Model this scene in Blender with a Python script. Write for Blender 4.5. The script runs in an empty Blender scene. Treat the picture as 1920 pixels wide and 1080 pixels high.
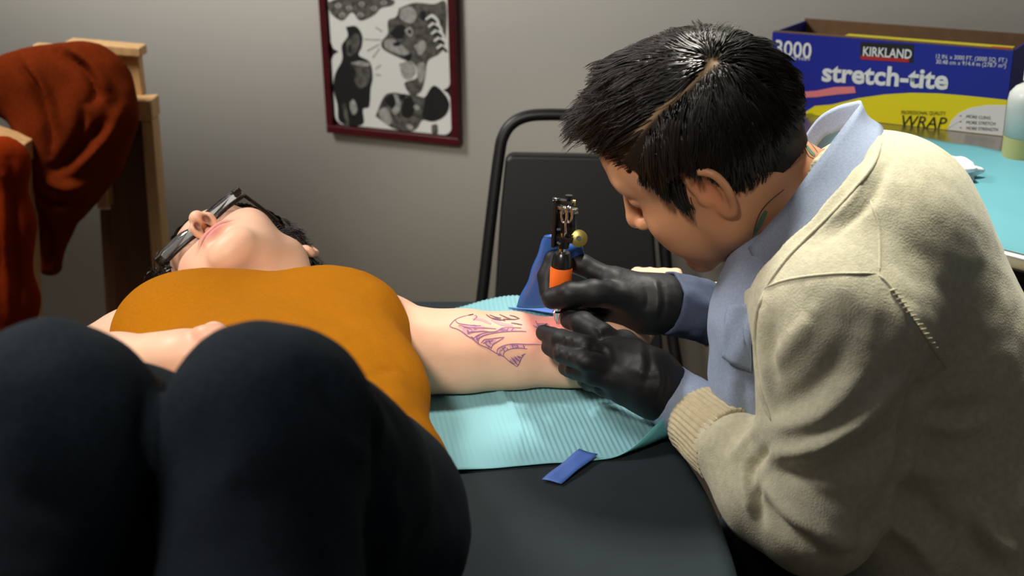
import bpy, bmesh, math, random
import numpy as np
from mathutils import Vector, Matrix
from mathutils.bvhtree import BVHTree

random.seed(7)
RNG = np.random.default_rng(7)
SC = bpy.context.scene
COL = SC.collection

# ------------------------------------------------------------------ camera
F_PX = 2400.0                       # focal length in pixels of a 1920 x 1080 frame
PITCH = math.radians(20.0)
ROLL = math.radians(-0.7)
TABLE_Z = 0.75
CAM = np.array([0.0, 0.0, 1.38])
_f = np.array([0.0, math.cos(PITCH), -math.sin(PITCH)])
_r0 = np.array([1.0, 0.0, 0.0])
_u0 = np.cross(_r0, _f)
_r = _r0 * math.cos(ROLL) + _u0 * math.sin(ROLL)
_u = -_r0 * math.sin(ROLL) + _u0 * math.cos(ROLL)
cam_data = bpy.data.cameras.new('camera')
cam = bpy.data.objects.new('camera', cam_data)
COL.objects.link(cam)
cam.matrix_world = Matrix(((_r[0], _u[0], -_f[0], CAM[0]), (_r[1], _u[1], -_f[1], CAM[1]),
                           (_r[2], _u[2], -_f[2], CAM[2]), (0, 0, 0, 1)))
cam_data.sensor_width = 36.0
cam_data.lens = F_PX / 1920.0 * 36.0
cam_data.clip_start = 0.05
cam_data.dof.use_dof = True
cam_data.dof.focus_distance = 1.42
cam_data.dof.aperture_fstop = 5.6
SC.camera = cam

# ------------------------------------------------------------------ light
SC.view_settings.view_transform = 'Standard'
SC.view_settings.look = 'None'
SC.view_settings.gamma = 1.0
SC.view_settings.use_curve_mapping = False
SC.view_settings.exposure = 0.0
world = bpy.data.worlds.new('room_ambience')
SC.world = world
world.use_nodes = True
world.node_tree.nodes['Background'].inputs[0].default_value = (0.95, 0.93, 1.0, 1)
world.node_tree.nodes['Background'].inputs[1].default_value = 0.08


def area(name, loc, target, sx, sy, power, colour):
    l = bpy.data.lights.new(name, 'AREA')
    l.shape = 'RECTANGLE'
    l.size, l.size_y, l.energy, l.color = sx, sy, power, colour
    o = bpy.data.objects.new(name, l)
    COL.objects.link(o)
    o.location = loc
    o.rotation_euler = (Vector(target) - Vector(loc)).to_track_quat('-Z', 'Y').to_euler()
    return o


# a ceiling downlight behind the tattooer, a light from the left of the room, and a task lamp on the work


def spot(name, loc, target, power, colour, angle, blend_, size):
    l = bpy.data.lights.new(name, 'SPOT')
    l.energy, l.color, l.spot_size, l.spot_blend, l.shadow_soft_size = power, colour, math.radians(angle), blend_, size
    o = bpy.data.objects.new(name, l)
    COL.objects.link(o)
    o.location = loc
    o.rotation_euler = (Vector(target) - Vector(loc)).to_track_quat('-Z', 'Y').to_euler()
    return o


spot('ceiling_downlight', (0.42, 1.92, 2.60), (0.44, 1.38, 0.95), 255, (1.0, 0.965, 0.86), 44, .9, .16)
area('room_light_left', (-1.45, 1.80, 2.45), (0.1, 2.6, 0.9), 0.6, 0.6, 47, (1.0, 0.96, 0.93))
spot('task_lamp', (-0.45, -0.1, 2.05), (-0.14, 1.52, .85), 128, (1.0, .93, .82), 30, .7, .12)


# ------------------------------------------------------------------ pixel helpers (planning of real positions)
def ray(px, py):
    d = _f + _r * ((px - 960.0) / F_PX) - _u * ((py - 540.0) / F_PX)
    return d


def at(px, py, Y):
    """world point on the sight line of a pixel, at ground distance Y"""
    d = ray(px, py)
    return CAM + d * (Y / d[1])


def atz(px, py, z):
    """world point on the sight line of a pixel, z metres above the couch"""
    d = ray(px, py)
    return CAM + d * ((TABLE_Z + z - CAM[2]) / d[2])


def onplane(px, py, p0, n):
    d = ray(px, py)
    return CAM + d * (np.dot(np.asarray(p0) - CAM, n) / np.dot(d, n))


# ------------------------------------------------------------------ object helpers
def mesh_np(name, V, F):
    """fast mesh from arrays; F is (n,4) or (n,3) or a list of index lists"""
    me = bpy.data.meshes.new(name)
    V = np.asarray(V, dtype=np.float32)
    if isinstance(F, np.ndarray):
        n, k = F.shape
        me.vertices.add(len(V))
        me.vertices.foreach_set('co', V.ravel())
        me.loops.add(n * k)
        me.loops.foreach_set('vertex_index', F.astype(np.int32).ravel())
        me.polygons.add(n)
        me.polygons.foreach_set('loop_start', np.arange(0, n * k, k, dtype=np.int32))
        me.polygons.foreach_set('loop_total', np.full(n, k, dtype=np.int32))
        me.update(calc_edges=True)
    else:
        me.from_pydata([tuple(map(float, v)) for v in V], [], F)
        me.update()
    me.validate()
    return me


def link(name, me, mat=None, parent=None, smooth=True):
    o = bpy.data.objects.new(name, me)
    COL.objects.link(o)
    if mat is not None:
        me.materials.append(mat)
    if smooth:
        me.polygons.foreach_set('use_smooth', np.ones(len(me.polygons), dtype=bool))
    if parent is not None:
        o.parent = parent
        o.matrix_parent_inverse = parent.matrix_world.inverted()
    return o


def tag(o, label, cat, group=None, kind=None):
    o['label'] = label
    o['category'] = cat
    if group:
        o['group'] = group
    if kind:
        o['kind'] = kind
    return o


def thing(name, loc, label, cat, group=None):
    o = bpy.data.objects.new(name, None)
    COL.objects.link(o)
    o.empty_display_size = 0.05
    o.location = [float(v) for v in loc]
    o.matrix_world = Matrix.Translation(Vector([float(v) for v in loc]))
    return tag(o, label, cat, group)


def struct(o):
    o['kind'] = 'structure'
    return o


def bm_mesh(name, bm, mat=None, parent=None, smooth=True, auto=None):
    me = bpy.data.meshes.new(name)
    bm.normal_update()
    bm.to_mesh(me)
    bm.free()
    o = link(name, me, mat, parent, smooth)
    if auto:
        md = o.modifiers.new('bevel', 'BEVEL')
        md.width = auto
        md.segments = 3
        md.limit_method = 'ANGLE'
        md.angle_limit = math.radians(40)
        md.harden_normals = False
        o.modifiers.new('wn', 'WEIGHTED_NORMAL')
    return o


def box_bm(bm, c, s, R=None):
    """box, centre c, full size s, optional 3x3 axes (columns)"""
    R = np.eye(3) if R is None else np.asarray(R)
    vs = []
    for x in (-.5, .5):
        for y in (-.5, .5):
            for z in (-.5, .5):
                vs.append(bm.verts.new(np.asarray(c) + R @ (np.array([x, y, z]) * np.asarray(s))))
    for f in ((0, 1, 3, 2), (4, 6, 7, 5), (0, 4, 5, 1), (2, 3, 7, 6), (0, 2, 6, 4), (1, 5, 7, 3)):
        bm.faces.new([vs[i] for i in f])
    return vs


def box(name, c, s, mat, parent=None, R=None, bev=0.002):
    bm = bmesh.new()
    box_bm(bm, c, s, R)
    return bm_mesh(name, bm, mat, parent, True, bev)


def frame_of(t):
    t = np.asarray(t, float) / np.linalg.norm(t)
    a = np.array([0, 0, 1.0]) if abs(t[2]) < .9 else np.array([1.0, 0, 0])
    u = np.cross(a, t)
    u /= np.linalg.norm(u)
    return u, np.cross(t, u)


def smooth_line(P, n=8):
    """Catmull-Rom resampling"""
    P = np.asarray(P, float)
    Q = np.vstack([2 * P[0] - P[1], P, 2 * P[-1] - P[-2]])
    out = []
    for i in range(1, len(Q) - 2):
        p0, p1, p2, p3 = Q[i - 1], Q[i], Q[i + 1], Q[i + 2]
        for t in np.linspace(0, 1, n, endpoint=False):
            out.append(.5 * ((2 * p1) + (-p0 + p2) * t + (2 * p0 - 5 * p1 + 4 * p2 - p3) * t * t + (-p0 + 3 * p1 - 3 * p2 + p3) * t ** 3))
    out.append(P[-1])
    return np.array(out)


def tube_arr(P, r, seg=10, closed=False):
    """verts and quads of a tube along P (parallel transported); r number or array"""
    P = np.asarray(P, float)
    n = len(P)
    r = np.full(n, r) if np.isscalar(r) else np.asarray(r)
    T = np.gradient(P, axis=0)
    if closed:
        T = np.roll(P, -1, 0) - np.roll(P, 1, 0)
    T /= np.linalg.norm(T, axis=1)[:, None] + 1e-12
    u, v = frame_of(T[0])
    V = []
    a = np.linspace(0, 2 * math.pi, seg, endpoint=False)
    for i in range(n):
        u = u - T[i] * np.dot(u, T[i])
        u /= np.linalg.norm(u) + 1e-12
        v = np.cross(T[i], u)
        V.append(P[i] + r[i] * (np.cos(a)[:, None] * u + np.sin(a)[:, None] * v))
    V = np.vstack(V)
    Fc = []
    m = n if closed else n - 1
    for i in range(m):
        j = (i + 1) % n
        for k in range(seg):
            l = (k + 1) % seg
            Fc.append([i * seg + k, i * seg + l, j * seg + l, j * seg + k])
    if not closed:
        Fc.append(list(range(seg))[::-1])
        Fc.append([(n - 1) * seg + k for k in range(seg)])
    return V, Fc


def tube(name, P, r, mat, parent=None, seg=10, closed=False):
    V, Fc = tube_arr(P, r, seg, closed)
    return link(name, mesh_np(name, V, Fc), mat, parent)


def lathe_arr(prof, c, axis=(0, 0, 1), seg=32):
    """prof: (radius, height) pairs"""
    t = np.asarray(axis, float) / np.linalg.norm(axis)
    u, v = frame_of(t)
    a = np.linspace(0, 2 * math.pi, seg, endpoint=False)
    V = np.vstack([np.asarray(c) + t * h + r * (np.cos(a)[:, None] * u + np.sin(a)[:, None] * v) for r, h in prof])
    Fc = []
    for i in range(len(prof) - 1):
        for k in range(seg):
            l = (k + 1) % seg
            Fc.append([i * seg + k, i * seg + l, (i + 1) * seg + l, (i + 1) * seg + k])
    Fc.append(list(range(seg))[::-1])
    Fc.append([(len(prof) - 1) * seg + k for k in range(seg)])
    return V, Fc


def lathe(name, prof, c, axis, mat, parent=None, seg=32, sharp=True):
    V, Fc = lathe_arr(prof, c, axis, seg)
    o = link(name, mesh_np(name, V, Fc), mat, parent)
    if sharp:
        o.data.set_sharp_from_angle(angle=math.radians(40))
    return o


def prism(name, pts, thick, mat, parent=None, nrm=None, bev=None):
    """solid plate: polygon pts (3-D, planar, ccw seen from nrm) extruded backwards by thick"""
    P = np.asarray(pts, float)
    if nrm is None:
        nrm = np.cross(P[1] - P[0], P[2] - P[0])
    nrm = np.asarray(nrm, float) / np.linalg.norm(nrm)
    n = len(P)
    V = np.vstack([P, P - nrm * thick])
    Fc = [list(range(n)), list(range(2 * n - 1, n - 1, -1))]
    for i in range(n):
        j = (i + 1) % n
        Fc.append([i, i + n, j + n, j])
    bm = bmesh.new()
    vs = [bm.verts.new(v) for v in V]
    for f in Fc:
        bm.faces.new([vs[i] for i in f])
    bmesh.ops.recalc_face_normals(bm, faces=bm.faces)
    return bm_mesh(name, bm, mat, parent, False, bev)


# ------------------------------------------------------------------ implicit surfaces -> mesh
def smin(a, b, k):
    if k <= 0:
        return np.minimum(a, b)
    h = np.maximum(k - np.abs(a - b), 0) / k
    return np.minimum(a, b) - h * h * k * .25


class Field:
    """signed distance grid with smooth union / subtraction; surface nets mesh"""

    def __init__(s, lo, hi, h):
        s.lo = np.asarray(lo, float)
        s.h = h
        s.n = np.ceil((np.asarray(hi, float) - s.lo) / h).astype(int) + 1
        s.D = np.full(s.n, 0.5, dtype=np.float32)

    def _sub(s, lo, hi):
        a = np.clip(np.floor((lo - s.lo) / s.h).astype(int), 0, s.n)
        b = np.clip(np.ceil((hi - s.lo) / s.h).astype(int) + 1, 0, s.n)
        if (b <= a).any():
            return None
        g = [(s.lo[i] + s.h * np.arange(a[i], b[i])).astype(np.float32) for i in range(3)]
        return (slice(a[0], b[0]), slice(a[1], b[1]), slice(a[2], b[2])), g[0][:, None, None], g[1][None, :, None], g[2][None, None, :]

    def _op(s, fn, lo, hi, k, sub):
        m = max(k, 0) + 4 * s.h + .004
        r = s._sub(lo - m, hi + m)
        if r is None:
            return s
        sl, X, Y, Z = r
        d = fn(X, Y, Z)
        if sub:
            s.D[sl] = -smin(-s.D[sl], d, k)
        else:
            s.D[sl] = smin(s.D[sl], d, k)
        return s

    def cone(s, a, b, ra, rb=None, k=.01, flat=None, sub=False):
        a = np.asarray(a, np.float32)
        b = np.asarray(b, np.float32)
        rb = ra if rb is None else rb
        ba = b - a
        L2 = float(ba @ ba) + 1e-12

        def fn(X, Y, Z):
            x, y, z = X - a[0], Y - a[1], Z - a[2]
            t = np.clip((x * ba[0] + y * ba[1] + z * ba[2]) / L2, 0, 1)
            x, y, z = x - t * ba[0], y - t * ba[1], z - t * ba[2]
            if flat is not None:
                n, sc = flat
                q = (x * n[0] + y * n[1] + z * n[2]) * (1 / sc - 1)
                x, y, z = x + n[0] * q, y + n[1] * q, z + n[2] * q
            return np.sqrt(x * x + y * y + z * z) - (ra + t * (rb - ra))
        m = max(ra, rb) * (max(1, flat[1]) if flat else 1)
        return s._op(fn, np.minimum(a, b) - m, np.maximum(a, b) + m, k, sub)

    def chain(s, P, R, k=.01, kin=.012, flat=None, sub=False):
        for i in range(len(P) - 1):
            s.cone(P[i], P[i + 1], R[i], R[i + 1], k if i == 0 else kin, flat, sub)
        return s

    def ell(s, c, r, R=None, k=.01, sub=False):
        c = np.asarray(c, np.float32)
        r = np.asarray(r, np.float32)
        A = np.eye(3, dtype=np.float32) if R is None else np.asarray(R, np.float32)

        def fn(X, Y, Z):
            x, y, z = X - c[0], Y - c[1], Z - c[2]
            q = [(x * A[0, i] + y * A[1, i] + z * A[2, i]) for i in range(3)]
            k0 = np.sqrt((q[0] / r[0]) ** 2 + (q[1] / r[1]) ** 2 + (q[2] / r[2]) ** 2)
            k1 = np.sqrt((q[0] / r[0] ** 2) ** 2 + (q[1] / r[1] ** 2) ** 2 + (q[2] / r[2] ** 2) ** 2) + 1e-9
            return np.where(k0 < .3, -r.min() * (1 - k0), k0 * (k0 - 1) / k1)
        e = np.sqrt(((A * r[None, :]) ** 2).sum(1))
        return s._op(fn, c - e, c + e, k, sub)

    def cut(s, p, n, k=.004):
        """remove everything on the side n points to"""
        p = np.asarray(p, np.float32)
        n = np.asarray(n, np.float32) / np.linalg.norm(n)

        def fn(X, Y, Z):
            return -((X - p[0]) * n[0] + (Y - p[1]) * n[1] + (Z - p[2]) * n[2])
        sl, X, Y, Z = s._sub(s.lo, s.lo + s.h * s.n)
        s.D[sl] = -smin(-s.D[sl], fn(X, Y, Z) + 0 * s.D[sl], k)
        return s

    def mesh(s, smooth=1):
        D, h = s.D, s.h
        I = D < 0
        n = np.array(D.shape)
        c = np.zeros(n - 1, dtype=np.int8)
        for dx in (0, 1):
            for dy in (0, 1):
                for dz in (0, 1):
                    c += I[dx:n[0] - 1 + dx, dy:n[1] - 1 + dy, dz:n[2] - 1 + dz]
        act = (c > 0) & (c < 8)
        idx = np.full(act.shape, -1, dtype=np.int64)
        ijk = np.argwhere(act)
        idx[act] = np.arange(len(ijk))
        acc = np.zeros((len(ijk), 3))
        cnt = np.zeros(len(ijk))
        corners = [(dx, dy, dz) for dx in (0, 1) for dy in (0, 1) for dz in (0, 1)]
        val = {q: D[ijk[:, 0] + q[0], ijk[:, 1] + q[1], ijk[:, 2] + q[2]].astype(float) for q in corners}
        for q in corners:
            for ax in range(3):
                if q[ax] == 0:
                    q2 = list(q)
                    q2[ax] = 1
                    a, b = val[q], val[tuple(q2)]
                    m = (a < 0) != (b < 0)
                    t = np.where(m, a / np.where(m, a - b, 1), 0)
                    p = np.array(q, float)[None, :] + 0 * acc
                    p[:, ax] += t
                    acc += np.where(m[:, None], p, 0)
                    cnt += m
        V = s.lo + h * (ijk + acc / cnt[:, None])
        Q = []
        for ax in range(3):
            b, d = (ax + 1) % 3, (ax + 2) % 3
            sl0 = [slice(None)] * 3
            sl1 = [slice(None)] * 3
            sl0[ax] = slice(0, n[ax] - 1)
            sl1[ax] = slice(1, n[ax])
            A, B = I[tuple(sl0)], I[tuple(sl1)]
            for flip in (False, True):
                m = (A & ~B) if not flip else (~A & B)
                e = np.argwhere(m)
                e = e[(e[:, b] > 0) & (e[:, d] > 0) & (e[:, b] < n[b] - 1) & (e[:, d] < n[d] - 1)]
                if not len(e):
                    continue
                q = []
                for (ob, od) in ((-1, -1), (0, -1), (0, 0), (-1, 0)):
                    f = e.copy()
                    f[:, b] += ob
                    f[:, d] += od
                    q.append(idx[f[:, 0], f[:, 1], f[:, 2]])
                q = np.stack(q, 1)
                Q.append(q[:, ::-1] if flip else q)
        Q = np.vstack(Q)
        if smooth:
            V = laplace(V, Q, smooth)
        return V, Q


def laplace(V, Q, it=1, w=.5):
    E = np.vstack([Q[:, [i, (i + 1) % Q.shape[1]]] for i in range(Q.shape[1])])
    n = len(V)
    deg = np.bincount(E[:, 0], minlength=n) + np.bincount(E[:, 1], minlength=n)
    for _ in range(it):
        S = np.stack([np.bincount(E[:, 0], V[E[:, 1], i], n) + np.bincount(E[:, 1], V[E[:, 0], i], n) for i in range(3)], 1)
        V = V * (1 - w) + w * S / np.maximum(deg, 1)[:, None]
    return V


def normals(V, Q):
    a, b, c, d = (V[Q[:, i]] for i in range(4))
    fn = np.cross(c - a, d - b)
    N = np.zeros_like(V)
    for j in range(4):
        for i in range(3):
            N[:, i] += np.bincount(Q[:, j], fn[:, i], len(V))
    return N / (np.linalg.norm(N, axis=1)[:, None] + 1e-12)


def seg_dist(V, P):
    """distance of V to polyline P and arc parameter 0..1"""
    best = np.full(len(V), 9.0)
    par = np.zeros(len(V))
    L = np.concatenate([[0], np.cumsum(np.linalg.norm(np.diff(P, axis=0), axis=1))])
    for i in range(len(P) - 1):
        ba = P[i + 1] - P[i]
        t = np.clip(((V - P[i]) @ ba) / (ba @ ba + 1e-12), 0, 1)
        d = np.linalg.norm(V - P[i] - t[:, None] * ba, axis=1)
        m = d < best
        best[m] = d[m]
        par[m] = ((L[i] + t * (L[i + 1] - L[i])) / L[-1])[m]
    return best, par


def bvh_of(V, Q):
    return BVHTree.FromPolygons([tuple(v) for v in V], [tuple(int(i) for i in q) for q in Q])


def project(bvh, pix, n=8, lift=0.0):
    """pixel polyline -> polyline lying on a surface"""
    pts = smooth_line(np.array([(x, y, 0) for x, y in pix]), n) if len(pix) > 2 or n > 1 else np.array([(x, y, 0) for x, y in pix])
    out = []
    for p in pts:
        d = Vector(ray(p[0], p[1])).normalized()
        hit, nr, _, _ = bvh.ray_cast(Vector(CAM), d)
        if hit is not None:
            out.append(np.array(hit) + lift * np.array(nr))
    return np.array(out)


def fold(V, Q, bvh, folds):
    """folds: (pixel polyline, width m, height m) ; positive = ridge, negative = crease; tapers at both ends"""
    N = normals(V, Q)
    off = np.zeros(len(V))
    for pix, w, hgt in folds:
        P = project(bvh, pix, 5)
        if len(P) < 2:
            continue
        d, t = seg_dist(V, P)
        off += hgt * np.exp(-(d / w) ** 2) * np.sqrt(np.clip(np.sin(np.pi * np.clip(t, .03, .97)), 0, 1))
    return V + N * off[:, None]


def vnoise(P, scale, seed=0):
    """smooth value noise in numpy, -1..1"""
    g = np.random.default_rng(seed).uniform(-1, 1, (32, 32, 32))
    q = np.asarray(P) * scale
    i = np.floor(q).astype(int)
    f = q - i
    f = f * f * (3 - 2 * f)
    r = 0
    for a in (0, 1):
        for b in (0, 1):
            for c in (0, 1):
                w = (f[:, 0] if a else 1 - f[:, 0]) * (f[:, 1] if b else 1 - f[:, 1]) * (f[:, 2] if c else 1 - f[:, 2])
                r = r + w * g[(i[:, 0] + a) % 32, (i[:, 1] + b) % 32, (i[:, 2] + c) % 32]
    return r


def put_colour(me, C):
    at_ = me.color_attributes.new('Col', 'FLOAT_COLOR', 'POINT')
    C4 = np.ones((len(C), 4), dtype=np.float32)
    C4[:, :3] = C
    at_.data.foreach_set('color', C4.ravel())


def lin(r, g, b):
    return tuple(((c / 255) / 12.92 if c / 255 <= .04045 else ((c / 255 + .055) / 1.055) ** 2.4) for c in (r, g, b))


def blend(C, w, col):
    w = np.clip(w, 0, 1)[:, None]
    return C * (1 - w) + np.array(col)[None, :] * w


# ------------------------------------------------------------------ materials
def material(name, rgb, rough=.6, metal=0.0, spec=.5, noise=None, bump=None, col_attr=False, sss=0, sheen=0, trans=0, ior=1.45, alpha=1, coat=0, weave=None):
    """rgb linear; noise=(scale, amount, stretch) colour grain; bump=(scale, strength, dist)"""
    m = bpy.data.materials.new(name)
    m.use_nodes = True
    nt = m.node_tree
    b = nt.nodes['Principled BSDF']
    b.inputs['Base Color'].default_value = (*rgb, 1)
    b.inputs['Roughness'].default_value = rough
    b.inputs['Metallic'].default_value = metal
    b.inputs['Specular IOR Level'].default_value = spec
    b.inputs['IOR'].default_value = ior
    if trans:
        b.inputs['Transmission Weight'].default_value = trans
    if alpha < 1:
        b.inputs['Alpha'].default_value = alpha
    if coat:
        b.inputs['Coat Weight'].default_value = coat
    if sss:
        b.inputs['Subsurface Weight'].default_value = sss
        b.inputs['Subsurface Radius'].default_value = (1.0, .35, .2)
        b.inputs['Subsurface Scale'].default_value = .006
    if sheen:
        b.inputs['Sheen Weight'].default_value = sheen
        b.inputs['Sheen Roughness'].default_value = .5
    tc = nt.nodes.new('ShaderNodeTexCoord')
    src = None
    if col_attr:
        a = nt.nodes.new('ShaderNodeAttribute')
        a.attribute_name = 'Col'
        src = a.outputs['Color']
    if noise:
        sc, amt, st = noise
        mp = nt.nodes.new('ShaderNodeMapping')
        mp.inputs['Scale'].default_value = st
        nt.links.new(tc.outputs['Object'], mp.inputs['Vector'])
        n = nt.nodes.new('ShaderNodeTexNoise')
        n.inputs['Scale'].default_value = sc
        n.inputs['Detail'].default_value = 5
        nt.links.new(mp.outputs[0], n.inputs['Vector'])
        mr = nt.nodes.new('ShaderNodeMapRange')
        mr.inputs['From Min'].default_value = .3
        mr.inputs['From Max'].default_value = .7
        mr.inputs['To Min'].default_value = 1 - amt
        mr.inputs['To Max'].default_value = 1 + amt
        nt.links.new(n.outputs['Fac'], mr.inputs['Value'])
        mx = nt.nodes.new('ShaderNodeVectorMath')
        mx.operation = 'SCALE'
        if src is None:
            mx.inputs[0].default_value = rgb
        else:
            nt.links.new(src, mx.inputs[0])
        nt.links.new(mr.outputs[0], mx.inputs['Scale'])
        src = mx.outputs[0]
    if src is not None:
        nt.links.new(src, b.inputs['Base Color'])
    if bump or weave:
        if weave:
            n = nt.nodes.new('ShaderNodeTexWave')
            n.wave_type = 'BANDS'
            n.bands_direction = 'DIAGONAL'
            sc, stg, ds = weave
            n.inputs['Scale'].default_value = sc
            n.inputs['Distortion'].default_value = 4
            n.inputs['Detail'].default_value = 2
        else:
            n = nt.nodes.new('ShaderNodeTexNoise')
            sc, stg, ds = bump
            n.inputs['Scale'].default_value = sc
            n.inputs['Detail'].default_value = 4
        nt.links.new(tc.outputs['Object'], n.inputs['Vector'])
        bp = nt.nodes.new('ShaderNodeBump')
        bp.inputs['Strength'].default_value = stg
        bp.inputs['Distance'].default_value = ds
        nt.links.new(n.outputs['Fac'], bp.inputs['Height'])
        nt.links.new(bp.outputs[0], b.inputs['Normal'])
    return m


ONE = (1, 1, 1)
M = {}
M['wall'] = material('wall_paint', lin(218, 216, 204), .75, spec=.25, noise=(2.2, .025, ONE), bump=(90, .05, .002))
M['floor'] = material('floor_lino', lin(96, 84, 70), .5, noise=(7, .12, ONE))
M['vinyl'] = material('slate_vinyl', lin(39, 47, 51), .7, spec=.10, noise=(30, .05, ONE), bump=(420, .12, .0006))
M['steel'] = material('brushed_steel', lin(176, 172, 165), .3, metal=1, noise=(20, .06, (1, 30, 1)))
M['chrome'] = material('chrome', lin(215, 215, 218), .12, metal=1)
M['black_metal'] = material('black_powder_coat', lin(16, 16, 17), .42)
M['black_vinyl'] = material('black_vinyl', lin(20, 21, 22), .45, bump=(500, .1, .0005))
M['pine'] = material('pine_wood', lin(200, 158, 104), .55, noise=(9, .16, (9, 9, .8)))
M['pine_board'] = material('brown_board_shaded', lin(104, 68, 38), .6, noise=(8, .22, (8, 8, .7)))  # brown board, made darker so its colour also carries the shade
M['rust'] = material('rust_wool', lin(100, 36, 9), .95, spec=.04, noise=(160, .14, ONE), bump=(700, .35, .001))
M['rust2'] = material('rust_orange_cloth', lin(128, 40, 8), .95, spec=.04, noise=(160, .1, ONE), bump=(700, .3, .001))
# ================================================================== the room
TH = math.radians(4.6)                                   # couch axis turned to the left of the view
T_ax = np.array([-math.sin(TH), math.cos(TH), 0])        # along the couch, away
T_rt = np.array([math.cos(TH), math.sin(TH), 0])
WN = np.array([-math.sin(math.radians(26.5)), -math.cos(math.radians(26.5)), 0])   # wall normal, into the room
WD = np.array([math.cos(math.radians(26.5)), -math.sin(math.radians(26.5)), 0])    # along the wall, to the right
WP = np.array([-0.20, 2.75, 0])                           # a point of the wall
UP = np.array([0, 0, 1.0])


def wallpt(px, py, off=0.0):
    return onplane(px, py, WP + WN * off, WN)


def slab(name, c, s, R, mat):
    return struct(box(name, c, s, mat, None, R, 0))


Rw = np.stack([WD, -WN, UP], 1)
slab('floor', (0, 1.0, -.05), (14, 12, .1), None, M['floor'])
slab('wall_back', WP - WN * .05 + UP * 1.4, (13, .1, 2.8), Rw, M['wall'])

# ------------------------------------------------------------------ framed print on the wall
fl = [wallpt(594, 0, .02), wallpt(613, 249, .02), wallpt(861, 275, .02), wallpt(851, 0, .02)]
frame_top = 0.12                                           # the part above the photograph's edge
o_ = fl[1]
ex = (fl[2] - fl[1]) / np.linalg.norm(fl[2] - fl[1])
fw = np.linalg.norm(fl[2] - fl[1])
ey = np.cross(WN, ex)
ey /= np.linalg.norm(ey)
if ey[2] < 0:
    ey = -ey
fh = 0.45
pic = thing('framed_print', o_, 'framed black and white ink print with dark red frame hanging on wall', 'picture')


def fp(u, v, off=0.0):
    return o_ + ex * u + ey * v + WN * off


M['frame_red'] = material('dark_red_lacquer', lin(72, 18, 23), .35, noise=(14, .15, (1, 1, 6)))
M['paper'] = material('print_paper', lin(216, 217, 208), .6)
M['mat_board'] = material('black_mat', lin(38, 14, 15), .6)
M['ink'] = material('printed_ink', lin(22, 22, 21), .6)
M['ink_grey'] = material('printed_grey_ink', lin(78, 76, 70), .6, noise=(90, .7, ONE))
M['ink_light'] = material('printed_light_grey_ink', lin(150, 150, 142), .6, noise=(90, .3, ONE))
bw = .018
for u0, u1, v0, v1 in ((0, fw, 0, bw), (0, fw, fh - bw, fh), (0, bw, bw, fh - bw), (fw - bw, fw, bw, fh - bw)):
    c = fp((u0 + u1) / 2, (v0 + v1) / 2, -.009)
    box('frame_bar', c, (u1 - u0, .022, v1 - v0), M['frame_red'], pic, np.stack([ex, -WN, ey], 1), .0025)
prism('backing', [fp(bw * .6, bw * .6, -.010), fp(fw - bw * .6, bw * .6, -.010), fp(fw - bw * .6, fh - bw * .6, -.010), fp(bw * .6, fh - bw * .6, -.010)], .006, M['mat_board'], pic, WN)
# the white sheet: rounded corners, a pointed bite in both long sides
W_, H_ = fw - 2 * bw, fh - 2 * bw


def arc(cx, cy, r, a0, a1, n=6):
    return [(cx + r * math.cos(math.radians(a)), cy + r * math.sin(math.radians(a))) for a in np.linspace(a0, a1, n)]


r_ = .02
L_, R_ = .003, W_ - .003
sheet = arc(L_ + r_, .003 + r_, r_, 180, 270) + arc(R_ - r_, .003 + r_, r_, 270, 360) + \
    [(R_ - .001, .085), (R_ - .006, .094), (R_ - .018, .100), (R_ - .006, .106), (R_, .115)] + \
    arc(R_ - r_, H_ - .003 - r_, r_, 0, 90) + arc(L_ + r_, H_ - .003 - r_, r_, 90, 180) + \
    [(L_ + .001, .185), (L_ + .006, .172), (L_ + .020, .166), (L_ + .006, .158), (L_, .146)]
sh = prism('paper_sheet', [fp(bw + u, bw + v, -.006) for u, v in sheet], .0012, M['paper'], pic, WN)


def pp(px, py):
    """print coordinates of a photograph pixel"""
    q = onplane(px, py, o_ - WN * .006, WN) - o_
    return np.dot(q, ex), np.dot(q, ey)


def ink(pix, mat, lvl=1, n=4):
    pts = smooth_line(np.array([(x, y, 0) for x, y in pix] + [(pix[0][0], pix[0][1], 0)]), n)[:-1]
    P = [fp(*pp(x, y), -.006 + .0003 * lvl) for x, y, _ in pts]
    return prism('ink_shape', P, .0002, mat, sh, WN)


def zp(x, y):
    return 590 + x * 280 / 1080, y * 280 / 1080


def zs(L):
    return [zp(*p) for p in L]


ink(zs([(90, 20), (200, -20), (420, -30), (570, 0), (560, 40), (480, 60), (430, 110), (330, 150), (270, 90), (200, 150), (120, 100)]), M['ink_grey'])
for q in ((170, 40), (250, 60), (340, 30), (330, 110), (430, 60), (500, 20), (200, 110)):
    ink(zs([(q[0] - 26, q[1]), (q[0], q[1] - 20), (q[0] + 24, q[1]), (q[0], q[1] + 18)]), M['ink_light'], 2)
    ink(zs([(q[0] - 9, q[1]), (q[0], q[1] - 9), (q[0] + 9, q[1]), (q[0], q[1] + 9)]), M['ink'], 3)
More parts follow.
